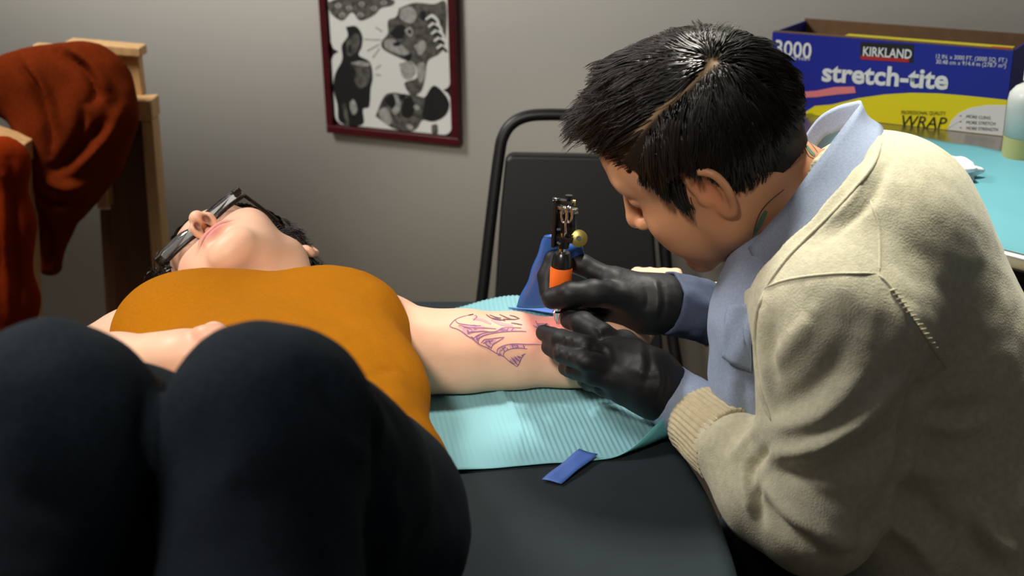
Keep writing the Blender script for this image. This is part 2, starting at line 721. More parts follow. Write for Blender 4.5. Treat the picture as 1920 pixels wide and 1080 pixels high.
# the standing dark figure at left
ink(zs([(225, 195), (300, 190), (345, 260), (340, 340), (320, 400), (400, 450), (420, 560), (405, 640), (395, 770), (350, 790), (355, 890), (290, 910), (180, 880), (165, 760), (135, 640), (150, 530), (200, 430), (195, 330), (240, 260)]), M['ink'])
ink(zs([(230, 300), (300, 240), (330, 290), (300, 380), (240, 400)]), M['ink_grey'], 2)
ink(zs([(260, 460), (380, 450), (405, 520), (390, 600), (330, 640), (290, 580), (300, 520)]), M['ink_grey'], 2)
ink(zs([(262, 455), (330, 440), (400, 460), (380, 480), (310, 470)]), M['ink_light'], 3)
ink(zs([(255, 740), (285, 720), (310, 790), (285, 830), (262, 800)]), M['ink_light'], 3)
ink(zs([(200, 760), (225, 755), (250, 900), (228, 900)]), M['ink_grey'], 2)
ink(zs([(245, 330), (265, 320), (262, 380), (246, 375)]), M['ink'], 3)
# striped beast at right
ink(zs([(610, 60), (720, 20), (860, 30), (950, 20), (945, 300), (900, 390), (820, 440), (800, 560), (770, 660), (700, 690), (650, 600), (740, 560), (720, 460), (640, 430), (500, 360), (485, 300), (530, 240), (530, 150), (590, 120)]), M['ink_grey'])
ink(zs([(620, 60), (700, 50), (740, 110), (700, 170), (620, 130)]), M['ink_light'], 2)
ink(zs([(610, 460), (700, 440), (730, 520), (690, 570), (640, 560)]), M['ink_light'], 2)
ink(zs([(495, 300), (560, 280), (660, 350), (680, 400), (600, 390), (520, 350)]), M['ink_light'], 2)
ink(zs([(540, 240), (610, 180), (660, 200), (640, 270), (590, 280)]), M['ink'], 2)
for q in range(5):
    a, b = 800 + q * 20, 110 + q * 52
    ink(zs([(a, b + 25), (a + 50, b - 8), (a + 95, b + 30), (a + 105, b + 70), (a + 80, b + 40), (a + 45, b + 15), (a + 10, b + 38)]), M['paper'], 2)
    ink(zs([(a, b + 42), (a + 45, b + 20), (a + 80, b + 48), (a + 70, b + 60), (a + 40, b + 38)]), M['ink'], 3)
ink(zs([(560, 320), (600, 300), (625, 320), (590, 335)]), M['ink'], 3)
ink(zs([(650, 220), (690, 195), (715, 230), (690, 265)]), M['ink_light'], 3)
ink(zs([(670, 225), (690, 212), (702, 232), (688, 248)]), M['ink'], 4)
ink(zs([(650, 400), (700, 390), (690, 440), (660, 435)]), M['ink'], 3)
ink(zs([(720, 330), (790, 290), (805, 350), (760, 400)]), M['ink_light'], 3)
ink(zs([(735, 470), (790, 450), (800, 540), (770, 600), (745, 560)]), M['ink_light'], 2)
ink(zs([(760, 90), (800, 80), (800, 140), (770, 140)]), M['ink'], 3)
# crouching figure at the bottom
ink(zs([(440, 840), (500, 700), (560, 670), (650, 680), (740, 690), (800, 700), (860, 620), (940, 680), (975, 760), (940, 840), (860, 880), (780, 870), (740, 930), (680, 950), (560, 925)]), M['ink_grey'])
ink(zs([(800, 700), (862, 618), (940, 680), (975, 760), (940, 840), (850, 878), (780, 850), (790, 770)]), M['ink'], 2)
ink(zs([(500, 720), (560, 680), (600, 740), (570, 790), (530, 760)]), M['ink'], 2)
ink(zs([(570, 680), (600, 690), (625, 770), (590, 830), (560, 800), (590, 750)]), M['ink_light'], 3)
ink(zs([(460, 800), (520, 780), (560, 870), (530, 905), (480, 860)]), M['ink_light'], 2)
ink(zs([(640, 720), (700, 700), (720, 790), (690, 850), (630, 830)]), M['ink'], 3)
ink(zs([(715, 770), (740, 755), (762, 780), (738, 800)]), M['ink_light'], 4)
ink(zs([(660, 910), (690, 895), (715, 920), (690, 938)]), M['ink_light'], 3)
ink(zs([(610, 690), (660, 680), (650, 710), (620, 720)]), M['ink'], 3)
# small seal and pale rays
ink(zs([(845, 905), (885, 900), (890, 965), (850, 965)]), M['ink_grey'])
for q in ((440, 195, 490, 230), (360, 285, 480, 290), (380, 370, 470, 320), (420, 420, 470, 350), (440, 500, 480, 470), (440, 540, 480, 545)):
    dx, dy = q[2] - q[0], q[3] - q[1]
    L = math.hypot(dx, dy)
    nx, ny = -dy / L * 5, dx / L * 5
    ink(zs([(q[0] + nx, q[1] + ny), (q[2] + nx, q[3] + ny), (q[2] - nx, q[3] - ny), (q[0] - nx, q[1] - ny)]), M['ink_light'], 1, 1)

# ------------------------------------------------------------------ treatment couch
edge_px = [(1405, 1180), (1392, 1080), (1370, 1000), (1338, 920), (1302, 860), (1268, 815), (1228, 752), (1188, 680), (1140, 610), (1080, 574), (1000, 557), (900, 554)]
right = [atz(x, y, 0) for x, y in edge_px]
right[-1][1] = right[-2][1] + .002
cx_far = at(470, 560, right[-1][1])[0]
ctr = lambda y: -0.20 - math.tan(TH) * (y - 1.3)          # couch centre line
out = [np.array([0.27, .50, 0]), np.array([0.262, .75, 0])] + right
out = [np.array([p[0], p[1], 0]) for p in out]
out = list(smooth_line(out, 4))
left = [np.array([2 * ctr(p[1]) - p[0], p[1] + .012, 0]) for p in out[::-1]]
outline = out + left
couch = thing('treatment_couch', (-.15, 1.2, 0), 'dark slate vinyl padded couch the woman is lying on', 'table')


def rounded_pad(name, outline, z1, z0, rad, mat, parent, seg=6):
    P = np.array([(p[0], p[1]) for p in outline])
    c = P.mean(0)
    d = np.roll(P, -1, 0) - np.roll(P, 1, 0)
    nrm = np.stack([d[:, 1], -d[:, 0]], 1)
    nrm /= np.linalg.norm(nrm, axis=1)[:, None]
    if ((P - c) * nrm).sum() < 0:
        nrm = -nrm
    prof = [(rad * (1 - math.sin(a)), z1 - rad * (1 - math.cos(a))) for a in np.linspace(0, math.pi / 2, seg)] + \
        [(rad * (1 - math.cos(a)), z0 + rad * (1 - math.sin(a))) for a in np.linspace(0, math.pi / 2, seg)]
    V, n = [], len(P)
    for ins, z in prof:
        for i in range(n):
            q = P[i] - nrm[i] * ins
            V.append((q[0], q[1], z))
    Fc = []
    for i in range(len(prof) - 1):
        for k in range(n):
            l = (k + 1) % n
            Fc.append([i * n + k, i * n + l, (i + 1) * n + l, (i + 1) * n + k])
    Fc.append(list(range(n)))
    Fc.append([(len(prof) - 1) * n + k for k in range(n)][::-1])
    bm = bmesh.new()
    vs = [bm.verts.new(v) for v in V]
    for f in Fc:
        bm.faces.new([vs[i] for i in f])
    bmesh.ops.recalc_face_normals(bm, faces=bm.faces)
    return bm_mesh(name, bm, mat, parent)


rounded_pad('cushion', outline, TABLE_Z, TABLE_Z - .065, .022, M['vinyl'], couch)
inner = [np.array([ctr(p[1]) + (p[0] - ctr(p[1])) * .93, 1.2 + (p[1] - 1.2) * .96, 0]) for p in outline]
rounded_pad('base_board', inner, TABLE_Z - .066, TABLE_Z - .10, .006, M['black_metal'], couch)
for sx in (-.2, .2):
    for y in (.62, 1.45):
        c = np.array([ctr(y) + sx, y, 0])
        tube('leg', [c + (0, 0, .0), c + (0, 0, .02), c + (0, 0, TABLE_Z - .10)], .024, M['black_metal'], couch, 16)
for y in (.62, 1.45):
    tube('stretcher', [np.array([ctr(y) - .2, y, .2]), np.array([ctr(y) + .2, y, .2])], .012, M['black_metal'], couch, 12)

# ------------------------------------------------------------------ black stacking chair behind the couch
chair_F = 2.12
pc = np.array([WN[0], WN[1], 0])


def chp(px, py, lean=0.0):
    return at(px, py, chair_F + lean)


c0 = at(1080, 560, chair_F)
ch = thing('stacking_chair', (c0[0], c0[1], 0), 'black metal stacking chair with black padded back against wall', 'chair')
fr = [(893, 640), (905, 548), (922, 400), (936, 290), (944, 255), (960, 232), (985, 219), (1020, 215), (1090, 216), (1160, 219), (1195, 227), (1216, 250), (1226, 290), (1240, 400), (1254, 548), (1262, 640)]
FRP = smooth_line([chp(x, y, .05 * (545 - y) / 330) for x, y in fr], 5)
low = [np.array([FRP[0][0] - .01, FRP[0][1] - .06, .02]), np.array([FRP[0][0], FRP[0][1] - .02, .45])]
low2 = [np.array([FRP[-1][0] + .01, FRP[-1][1] - .02, .45]), np.array([FRP[-1][0] + .02, FRP[-1][1] - .06, .02])]
tube('back_frame', np.vstack([low, FRP, low2]), .0105, M['black_metal'], ch, 14)
padpx = [(908, 690), (928, 560), (938, 400), (948, 300), (958, 291), (1080, 293), (1204, 296), (1214, 306), (1224, 400), (1236, 560), (1246, 690)]
bm = bmesh.new()
front = [chp(x, y, .05 * (545 - y) / 330 - .012) for x, y in padpx]
bck = [p + np.array([0, .03, 0]) for p in front]
vf = [bm.verts.new(p) for p in front]
vb = [bm.verts.new(p) for p in bck]
bm.faces.new(vf)
bm.faces.new(vb[::-1])
for i in range(len(vf)):
    j = (i + 1) % len(vf)
    bm.faces.new([vf[i], vb[i], vb[j], vf[j]])
bmesh.ops.recalc_face_normals(bm, faces=bm.faces)
bm_mesh('backrest', bm, M['black_vinyl'], ch, True, .009)
sx0, sx1 = FRP[0][0] + .02, FRP[-1][0] - .02
box('seat', ((sx0 + sx1) / 2, chair_F - .22, .45), (sx1 - sx0, .36, .05), M['black_vinyl'], ch, None, .018)
for x in (sx0, sx1):
    tube('leg', [np.array([x, chair_F - .38, .43]), np.array([x, chair_F - .41, .01])], .0115, M['black_metal'], ch, 12)
# ================================================================== people: a head built from implicit shapes
# local axes: x = the person's right, y = where the face points, z = crown
def head_field(h, neck_to, neck_r=(.05, .054), sex='m', lo=(-.105, -.125, -.20), hi=(.105, .14, .14)):
    f = Field(lo, hi, h)
    f.ell((0, -.012, .038), (.076, .097, .088), k=.01)                 # skull
    f.ell((0, .028 if sex == 'm' else .032, .047), (.066, .063, .066), k=.03)                  # forehead
    f.ell((0, .030, -.030), (.060, .058, .076), k=.03)                 # mid face
    jw = .050 if sex == 'm' else .045
    for s in (-1, 1):
        f.cone((s * jw, .005, -.052), (s * .014, .072, -.092), .022, .017, k=.03)      # jaw
        f.cone((s * jw * 1.12, -.005, -.01), (s * jw, .005, -.055), .018, .02, k=.03)
        f.ell((s * .042, .060, -.022), (.024, .024, .022), k=.025)     # cheekbone
        f.ell((s * .034, .060, -.050), (.022, .024, .024), k=.025)     # cheek
    f.ell((0, .080 if sex == 'm' else .073, -.094 if sex == 'm' else -.090), (.020, .014, .014), k=.018)                # chin
    my = 0 if sex == 'm' else .003
    f.ell((0, .072 + my, -.056), (.026, .022, .022), k=.02)            # mouth mound
    for s in (-1, 1):
        f.cone((s * .012, .087, .036), (s * .042, .074, .038), .009, .008, k=.016)     # brow
    for s in (-1, 1):
        f.ell((s * .033, .096, .016), (.021, .016, .013), k=.014, sub=True)            # eye socket
        f.ell((s * .033, .074, .016), (.015, .0135, .0125), k=.003)                    # eyeball with lid
    # nose
    f.cone((0, .090, .026), (0, .110, -.012), .0075, .0095, k=.012)
    nr = .0105 if sex == 'm' else .0088
    f.ell((0, .113, -.020), (nr, nr, nr * .92), k=.008)
    for s in (-1, 1):
        f.ell((s * (.0125 if sex == 'm' else .0112), .102, -.024), (.0068, .0105, .0076), k=.006)
    for s in (-1, 1):
        f.ell((s * .0068, .1060, -.0325), (.0044, .0074, .0100), k=.001, sub=True)
    # lips
    f.ell((0, .0905 + my, -.0535), (.0235, .0085, .0052), k=.005)
    f.ell((0, .0895 + my, -.0655), (.0195, .0085, .0065), k=.005)
    f.cone((-.026, .0925 + my, -.0594), (0, .1010 + my, -.0590), .0016, .0020, k=.002, sub=True)
    f.cone((.026, .0925 + my, -.0594), (0, .1010 + my, -.0590), .0016, .0020, k=.002, sub=True)
    f.cone((0, .1015, -.037), (0, .0985, -.048), .0025, .0025, k=.004, sub=True)       # philtrum
    f.ell((0, .096, -.078), (.014, .006, .005), k=.008, sub=True)                      # dip above the chin
    # ears
    for s in (-1, 1):
        A = np.array([[.94, -.34 * 1, 0], [.34, .94, 0], [0, 0, 1]])
        A[:, 0] *= 1
        if s < 0:
            A[0, 1], A[1, 0] = .34, -.34
        c = np.array([s * .079, -.013, -.004])
        f.ell(c, (.0055, .017, .029), A, k=.006)
        E = [(-.002, .012, -.012), (.002, .016, .008), (.004, .012, .024), (.006, -.003, .031), (.006, -.017, .022), (.005, -.019, .004), (.003, -.013, -.014), (.001, -.004, -.028), (-.002, .006, -.026)]
        P = [c + np.array([s * e[0] * 1.3, e[1] + (-.0 if s else 0), e[2]]) + np.array([s * (-.34) * e[1] * 1.0, 0, 0]) for e in E]
        P = smooth_line(P, 3)
        f.chain(P, [.0042] * len(P), k=.003, kin=.001)
        f.ell(c + np.array([s * .006, .002, .002]), (.0055, .0085, .016), k=.004, sub=True)       # concha
        f.ell(c + np.array([s * .002, .000, -.026]), (.0048, .0085, .009), k=.006)                # lobe
        f.ell(c + np.array([s * -.001, .015, -.004]), (.0035, .0045, .007), k=.004)               # tragus
    # neck
    a = np.array([0, -.030, -.045])
    b = np.asarray(neck_to, float)
    f.cone(a, b, neck_r[0], neck_r[1], k=.03)
    return f


def tf(H, V):
    """head local -> world; H = (origin, R columns, scale)"""
    return np.asarray(H[0]) + (np.asarray(V) * H[2]) @ np.asarray(H[1]).T


def tfi(H, P):
    return ((np.asarray(P) - np.asarray(H[0])) @ np.asarray(H[1])) / H[2]


def axes(right, fwd):
    r = np.asarray(right, float) / np.linalg.norm(right)
    f = np.asarray(fwd, float)
    f = f - r * np.dot(r, f)
    f /= np.linalg.norm(f)
    return np.stack([r, f, np.cross(r, f)], 1)


def gauss(V, c, r):
    return np.exp(-(((V - np.array(c)) / np.array(r)) ** 2).sum(1))


def strands(name, P, r, mat, parent, sides=3):
    """P (N,S,3) points, r (S,) or (N,S) radii -> one mesh of thin tapered tubes"""
    N, S, _ = P.shape
    T = np.gradient(P, axis=1)
    T /= np.linalg.norm(T, axis=2)[..., None] + 1e-12
    ref = np.array([.31, .52, .79])
    u = np.cross(T, ref)
    u /= np.linalg.norm(u, axis=2)[..., None] + 1e-12
    v = np.cross(T, u)
    r = np.broadcast_to(r, (N, S))[..., None]
    rings = [P + r * (math.cos(a) * u + math.sin(a) * v) for a in np.arange(sides) * 2 * math.pi / sides]
    V = np.stack(rings, 2).reshape(-1, 3)
    base = (np.arange(N) * S * sides)[:, None, None] + (np.arange(S - 1) * sides)[None, :, None]
    k = np.arange(sides)[None, None, :]
    l = (k + 1) % sides
    Q = np.stack(np.broadcast_arrays(base + k, base + l, base + sides + l, base + sides + k), -1).reshape(-1, 4)
    return link(name, mesh_np(name, V, Q), mat, parent)


M['skin_c'] = material('fair_skin', lin(226, 182, 152), .48, spec=.35, col_attr=True, sss=.12, noise=(60, .03, ONE), bump=(600, .06, .0006))
M['skin_a'] = material('tan_skin', lin(196, 142, 104), .45, spec=.4, col_attr=True, sss=.10, noise=(60, .03, ONE), bump=(600, .06, .0006))
M['tank'] = material('mustard_jersey', lin(162, 100, 9), .9, spec=.06, noise=(260, .06, ONE), bump=(900, .18, .0006))
M['denim_dark'] = material('dark_navy_denim', lin(29, 37, 43), .85, spec=.12, noise=(240, .22, ONE), bump=(900, .25, .0006))
M['hair'] = material('dark_brown_hair', lin(26, 20, 16), .34, spec=.55)
# ================================================================== the woman on the couch
client = thing('person', at(495, 640, 1.3) * np.array([1, 1, 0]) + np.array([0, 0, TABLE_Z]),
               'person in mustard tank top and dark jeans lying on the couch, knees raised', 'person')
HC = (np.array([-.338, 1.55, .830]), np.array([[-.712, -.528, -.463], [-.455, -.156, .877], [-.535, .835, -.129]]), .985)
SKIN = np.array(lin(226, 180, 150))

# --- head and neck
neck_w = atz(545, 585, .06)
f = head_field(.0017, tfi(HC, neck_w), (.047, .052), 'f', lo=(-.105, -.125, -.22))
V, Q = f.mesh(1)
C = np.tile(SKIN, (len(V), 1))
mw = (lambda y0: 1 / (1 + np.exp(-(V[:, 1] - y0) / .003)))(.088)
C = blend(C, .95 * np.maximum(gauss(V, (0, .097, -.0545), (.023, .02, .0055)), gauss(V, (0, .097, -.0660), (.019, .02, .007))), lin(190, 98, 96))
C = blend(C, 1.2 * np.maximum(gauss(V, (-.012, .1, -.0592), (.015, .02, .0017)), gauss(V, (.012, .1, -.0592), (.015, .02, .0017))), lin(110, 48, 46))
for s in (-1, 1):
    C = blend(C, .35 * gauss(V, (s * .045, .07, -.035), (.022, .03, .02)), lin(224, 140, 122))
    C = blend(C, .55 * gauss(V, (s * .08, -.015, .0), (.012, .025, .035)), lin(226, 132, 110))
    C = blend(C, 1.3 * gauss(V, (s * .0068, .106, -.027), (.0044, .0072, .0062)), lin(44, 16, 12))
    C = blend(C, .6 * gauss(V, (s * .033, .088, .0125), (.015, .012, .0022)), lin(60, 40, 34))
    C = blend(C, .75 * gauss(V, (s * .031, .085, .040), (.018, .02, .0035)), lin(52, 36, 28))
C = blend(C, .3 * gauss(V, (0, .112, -.02), (.012, .02, .012)), lin(222, 138, 112))
C = blend(C, .5 * gauss(V, (-.045, .035, -.075), (.008, .02, .008)), lin(210, 118, 104))
C = blend(C, .3 * gauss(V, (0, .085, -.094), (.02, .02, .014)), lin(216, 146, 116))
Vw = tf(HC, V)
Vw[:, 2] = np.maximum(Vw[:, 2], TABLE_Z + .003)
parts = [(Vw, Q, C)]

# --- arms, shoulders, torso under the clothes
bodyF = Field((-.60, .95, TABLE_Z - .02), (.26, 1.75, TABLE_Z + .27), .0032)
S_L = atz(715, 665, .048)
E_L = atz(1140, 668, .042)
arm = [S_L, atz(790, 660, .049), atz(870, 660, .046), atz(960, 659, .043), atz(1060, 662, .040), E_L]
bodyF.chain(arm, [.050, .047, .0465, .043, .0385, .036], k=.02, kin=.02)
bodyF.cone(E_L, atz(1215, 572, .052), .036, .026, k=.02)
bodyF.cone(atz(1215, 572, .052), atz(1222, 548, .056), .026, .027, k=.012)
# her left hand, a loose fist beyond the gloves
hc = atz(1238, 545, .054)
bodyF.ell(hc, (.036, .034, .020), k=.015)
for i, dx in enumerate((-.028, -.010, .008, .025)):
    a = hc + np.array([dx, .026, .006])
    b = a + np.array([.002, .022, .0])
    c = b + np.array([0, -.004, -.024])
    bodyF.chain([a, b, c], [.0098 - .0006 * i, .0094 - .0006 * i, .0085 - .0006 * i], k=.012, kin=.004)
bodyF.chain([hc + np.array([-.03, -.01, 0]), hc + np.array([-.042, .012, -.006]), hc + np.array([-.03, .03, -.012])], [.0105, .0098, .0088], k=.008, kin=.003)
# chest under the top
chest = atz(497, 655, .072)
for px in (320, 660):
    bodyF.ell(atz(px, 640, .058), (.06, .08, .045), k=.05)
bodyF.ell(chest, (.132, .17, .062), k=.05)
bodyF.cone(atz(300, 640, .05), atz(690, 640, .05), .042, .042, k=.04)      # shoulder girdle
bodyF.cone(atz(520, 610, .06), neck_w, .06, .052, k=.03)
bodyF.ell(atz(735, 635, .046), (.042, .042, .042), k=.03)                     # deltoid, front of armpit
# right arm
S_R = atz(225, 658, .047)
E_R = atz(118, 715, .055)
W_R = atz(345, 668, .165)
bodyF.chain([S_R, E_R], [.044, .041], k=.03)
bodyF.chain([E_R, atz(215, 700, .13), W_R], [.041, .036, .026], k=.02, kin=.02)
hr = atz(420, 658, .172)
bodyF.cone(W_R, hr, .026, .028, k=.015, flat=(np.array([0, .3, .95]), .7))
th = [hr + np.array([-.012, .018, .010]), atz(405, 632, .188), atz(386, 629, .190), atz(372, 628, .188)]
bodyF.chain(th, [.0125, .0105, .0098, .0085], k=.01, kin=.004)
for i in range(4):
    a = hr + np.array([.022, .028 - .019 * i, .004])
    bodyF.chain([a, a + np.array([.032, .004, -.004]), a + np.array([.052, .004, -.018])], [.0098, .009, .008], k=.006, kin=.003)
bodyF.cut((0, 0, TABLE_Z + .004), (0, 0, -1), .006)
V, Q = bodyF.mesh(2)
C = np.tile(SKIN, (len(V), 1))
tatt = atz(960, 610, .085)
C = blend(C, .42 * gauss(V, atz(960, 600, .085), (.10, .05, .05)), lin(226, 140, 128))
C = blend(C, .65 * gauss(V, atz(1035, 605, .085), (.035, .03, .03)), lin(222, 112, 118))
C = blend(C, .22 * gauss(V, atz(800, 655, .08), (.022, .03, .03)), lin(160, 126, 96))
C = blend(C, .5 * gauss(V, atz(382, 628, .19), (.03, .02, .02)), lin(222, 132, 112))
C = blend(C, .5 * gauss(V, atz(376, 622, .20), (.008, .006, .01)), lin(240, 190, 175))
parts.append((V, Q, C))
arm_bvh = bvh_of(V, Q)

# --- legs under the jeans
def leg_points(knee, hip, ankle):
    return [hip, knee, ankle]


K_R = at(104, 808, .74)
K_L = at(503, 808, .74)
HIP_R, HIP_L = atz(330, 1000, .10), atz(625, 1000, .095)
A_R, A_L = np.array([-.285, .40, TABLE_Z + .07]), np.array([-.135, .40, TABLE_Z + .07])
legF = Field((-.52, .20, TABLE_Z - .01), (.02, 1.3, TABLE_Z + .40), .006)
for K_, Hp, An in ((K_R, HIP_R, A_R), (K_L, HIP_L, A_L)):
    legF.chain([Hp, K_, An], [.075, .05, .034], k=.03, kin=.02)
    legF.cone(An + np.array([0, .02, -.035]), An + np.array([0, -.15, -.045]), .03, .022, k=.02)
legF.ell((HIP_R + HIP_L) / 2 + np.array([0, .04, 0]), (.14, .12, .08), k=.05)
legF.ell((HIP_R + HIP_L) / 2 + np.array([-.03, .18, 0]), (.10, .16, .06), k=.05)
legF.cut((0, 0, TABLE_Z + .004), (0, 0, -1), .006)
V, Q = legF.mesh(2)
parts.append((V, Q, np.tile(SKIN, (len(V), 1))))


def joined(name, parts, mat, parent):
    off, Vs, Qs, Cs = 0, [], [], []
    for V, Q, C in parts:
        Vs.append(V)
        Qs.append(Q + off)
        Cs.append(C)
        off += len(V)
    me = mesh_np(name, np.vstack(Vs), np.vstack(Qs))
    put_colour(me, np.vstack(Cs))
    return link(name, me, mat, parent)


client_body = joined('body', parts, M['skin_c'], client)

# --- mustard top
tk = Field((-.56, .85, TABLE_Z - .01), (.06, 1.62, TABLE_Z + .27), .003)
ct = atz(500, 655, .076)
tk.ell(ct, (.148, .185, .070), k=.05)
tk.ell(atz(348, 612, .090), (.078, .085, .056), k=.05)
tk.ell(atz(632, 618, .086), (.076, .085, .056), k=.05)
tk.cone(atz(622, 640, .066), atz(652, 730, .06), .066, .060, k=.04)
tk.cone(atz(356, 650, .064), atz(375, 760, .06), .066, .064, k=.04)
tk.ell(atz(535, 760, .085), (.145, .17, .080), k=.05)
tk.ell(atz(530, 900, .085), (.15, .14, .080), k=.05)
for px in (395, 640):
    tk.cone(atz(px, 600, .075), atz(px + 20, 590, .062), .03, .026, k=.03, flat=(np.array([0, 0, 1]), .8))
tk.ell(atz(540, 515, .10), (.075, .075, .07), k=.02, sub=True)                     # scooped neck
# armholes
tk.ell(S_L + np.array([.062, .055, .01]), (.055, .085, .11), k=.006, sub=True)
tk.ell(S_R + np.array([-.045, .05, .0]), (.05, .085, .11), k=.006, sub=True)
tk.cut((0, 0, TABLE_Z + .0035), (0, 0, -1), .006)
V, Q = tk.mesh(3)
b_ = bvh_of(V, Q)
V = fold(V, Q, b_, [([(262, 585), (300, 612), (345, 608)], .018, -.003), ([(250, 640), (275, 600), (310, 585)], .012, .002),
                    ([(740, 690), (700, 705), (660, 700)], .008, -.0012), ([(755, 740), (715, 760), (670, 740)], .01, .0015),
                    ([(520, 560), (600, 585), (700, 640)], .02, -.0012)])
N = normals(V, Q)
V = V + N * (.0010 * vnoise(V, 28, 3) + .0005 * vnoise(V, 70, 5))[:, None]
link('tank_top', mesh_np('tank_top', V, Q), M['tank'], client)
tank_bvh = bvh_of(V, Q)

# --- jeans
jn = None
for K_, Hp, An in ((K_R, HIP_R, A_R), (K_L, HIP_L, A_L)):
    fj = Field((-.56, .28, TABLE_Z - .012), (.05, 1.2, TABLE_Z + .42), .0045)
    fj.chain([Hp, (Hp + K_) / 2, K_], [.100, .083, .064], k=.012, kin=.03)
    fj.chain([K_, (K_ * .6 + An * .4), An], [.064, .059, .048], k=.012, kin=.02)
    fj.ell(K_ + np.array([0, -.004, .004]), (.062, .063, .066), k=.02)
    fj.ell((HIP_R + HIP_L) / 2 + np.array([0, .03, 0]), (.16, .13, .092), k=.05)
    if jn is None:
        jn = fj
    else:
        jn.D = np.minimum(jn.D, fj.D)
jn.cut((0, 0, TABLE_Z + .004), (0, 0, -1), .006)
V, Q = jn.mesh(3)
b_ = bvh_of(V, Q)
V = fold(V, Q, b_, [([(590, 700), (640, 760), (680, 820)], .010, -.006), ([(690, 760), (705, 830), (700, 900)], .009, -.007),
                    ([(640, 700), (690, 760), (740, 850)], .014, .004), ([(720, 900), (735, 980), (740, 1075)], .012, .004),
                    ([(600, 780), (650, 830), (690, 850)], .010, .004), ([(260, 700), (285, 760), (290, 850)], .012, -.004),
                    ([(420, 900), (500, 930), (600, 915)], .016, -.003), ([(40, 900), (120, 930), (220, 915)], .016, -.003)])
N = normals(V, Q)
V = V + N * (.0024 * vnoise(V, 20, 8) + .0010 * vnoise(V, 48, 9))[:, None]
link('jeans', mesh_np('jeans', V, Q), M['denim_dark'], client)
# ------------------------------------------------------------------ hair tools
HL_Y = [-.13, -.06, -.045, -.030, -.018, -.006, .004, .012, .022, .028, .040, .055, .070, .082, .10, .13]
HL_Z = [-.050, -.046, -.036, -.016, .025, .036, .034, -.024, -.022, .022, .052, .076, .096, .108, .118, .13]
SK_C, SK_R = np.array([0, -.012, .038]), np.array([.076, .097, .088])


def hair_mask(P, dz=0.0):
    return P[:, 2] > np.interp(P[:, 1], HL_Y, HL_Z) + dz


def sk_level(P):
    return np.linalg.norm((P - SK_C) / SK_R, axis=1)


def grow(N, flow, length, off0, off1, S=9, seed=1, pull=.35, mask=hair_mask, front_free=True):
    """hair strands in head space: roots on the scalp, following flow(p, root, t)"""
    g = np.random.default_rng(seed)
    R = []
    while sum(len(r) for r in R) < N:
        d = g.normal(size=(N * 3, 3))
        d /= np.linalg.norm(d, axis=1)[:, None]
        p = SK_C + d * SK_R
        R.append(p[mask(p)])
    root = np.vstack(R)[:N]
    L = length(root) * g.uniform(.75, 1.15, N)
    o0 = off0(root)
    o1 = off1(root) * g.uniform(.4, 1.3, N)
    p = root + 0
    nr = (root - SK_C) / SK_R ** 2
    nr /= np.linalg.norm(nr, axis=1)[:, None]
    pts = [p + nr * (o0 * .3)[:, None]]
    cur = pts[0]
    dr = None
    for i in range(1, S):
        t = i / (S - 1)
        nr = (cur - SK_C) / SK_R ** 2
        nr /= np.linalg.norm(nr, axis=1)[:, None]
        d = flow(cur, root, t)
        d = d - nr * np.minimum((d * nr).sum(1), 0)[:, None] * .95
        d /= np.linalg.norm(d, axis=1)[:, None] + 1e-9
        dr = d if dr is None else dr * .45 + d * .55
        cur = cur + dr * (L / (S - 1))[:, None]
        lvl = sk_level(cur)
        want = 1 + (o0 + o1 * t) / .088
        tgt = SK_C + (cur - SK_C) * (want / lvl)[:, None]
        w = np.where(lvl < want, 1.0, pull)
        cur = cur * (1 - w)[:, None] + tgt * w[:, None]
        pts.append(cur)
    return np.stack(pts, 1), root


def shell(H, thick, h=.0028, mask=hair_mask, wob=.002, seed=2):
    """closed hair mass hugging the skull, trimmed to the hairline"""
    f = Field((-.115, -.14, -.10), (.115, .135, .165), h)
    f.ell(SK_C + np.array([0, 0, .002]), SK_R + thick, k=.01)
    f.ell((0, .028, .047), np.array([.067, .064, .067]) + thick, k=.03)
    f.cone((0, -.055, -.02), (0, -.045, -.075), .044, .040, k=.03)
    V, Q = f.mesh(1)
    N = normals(V, Q)
    V = V + N * (wob * vnoise(V, 60, seed) + wob * .6 * vnoise(V, 140, seed + 1))[:, None]
    c = V[Q].mean(1)
    keep = mask(c, .004)
    return V, Q[keep]


# ------------------------------------------------------------------ her hair
V, Q = shell(HC, .015, wob=.004)
Vh = tf(HC, V)
Vh[:, 2] = np.maximum(Vh[:, 2], TABLE_Z + .002)
client_hair = link('hair', mesh_np('hair', Vh, Q), M['hair'], client)


def flow_c(p, root, t):
    d = np.zeros_like(p)
    d[:, 1] = -1.0
    d[:, 2] = -.25
    d[:, 0] += .5 * np.sign(root[:, 0])
    n = np.stack([vnoise(root + t * .02, 55, 11), vnoise(root + t * .02, 55, 12), vnoise(root + t * .02, 55, 13)], 1)
    return d + n * 1.5


P, _ = grow(3800, flow_c, lambda r: .045 + 0 * r[:, 0], lambda r: .013 + 0 * r[:, 0], lambda r: .012 + .006 * vnoise(r, 40, 4), 9, 5)
strands('hair_strands', tf(HC, P.reshape(-1, 3)).reshape(P.shape), np.linspace(.0010, .0003, 9), M['hair'], client_hair)
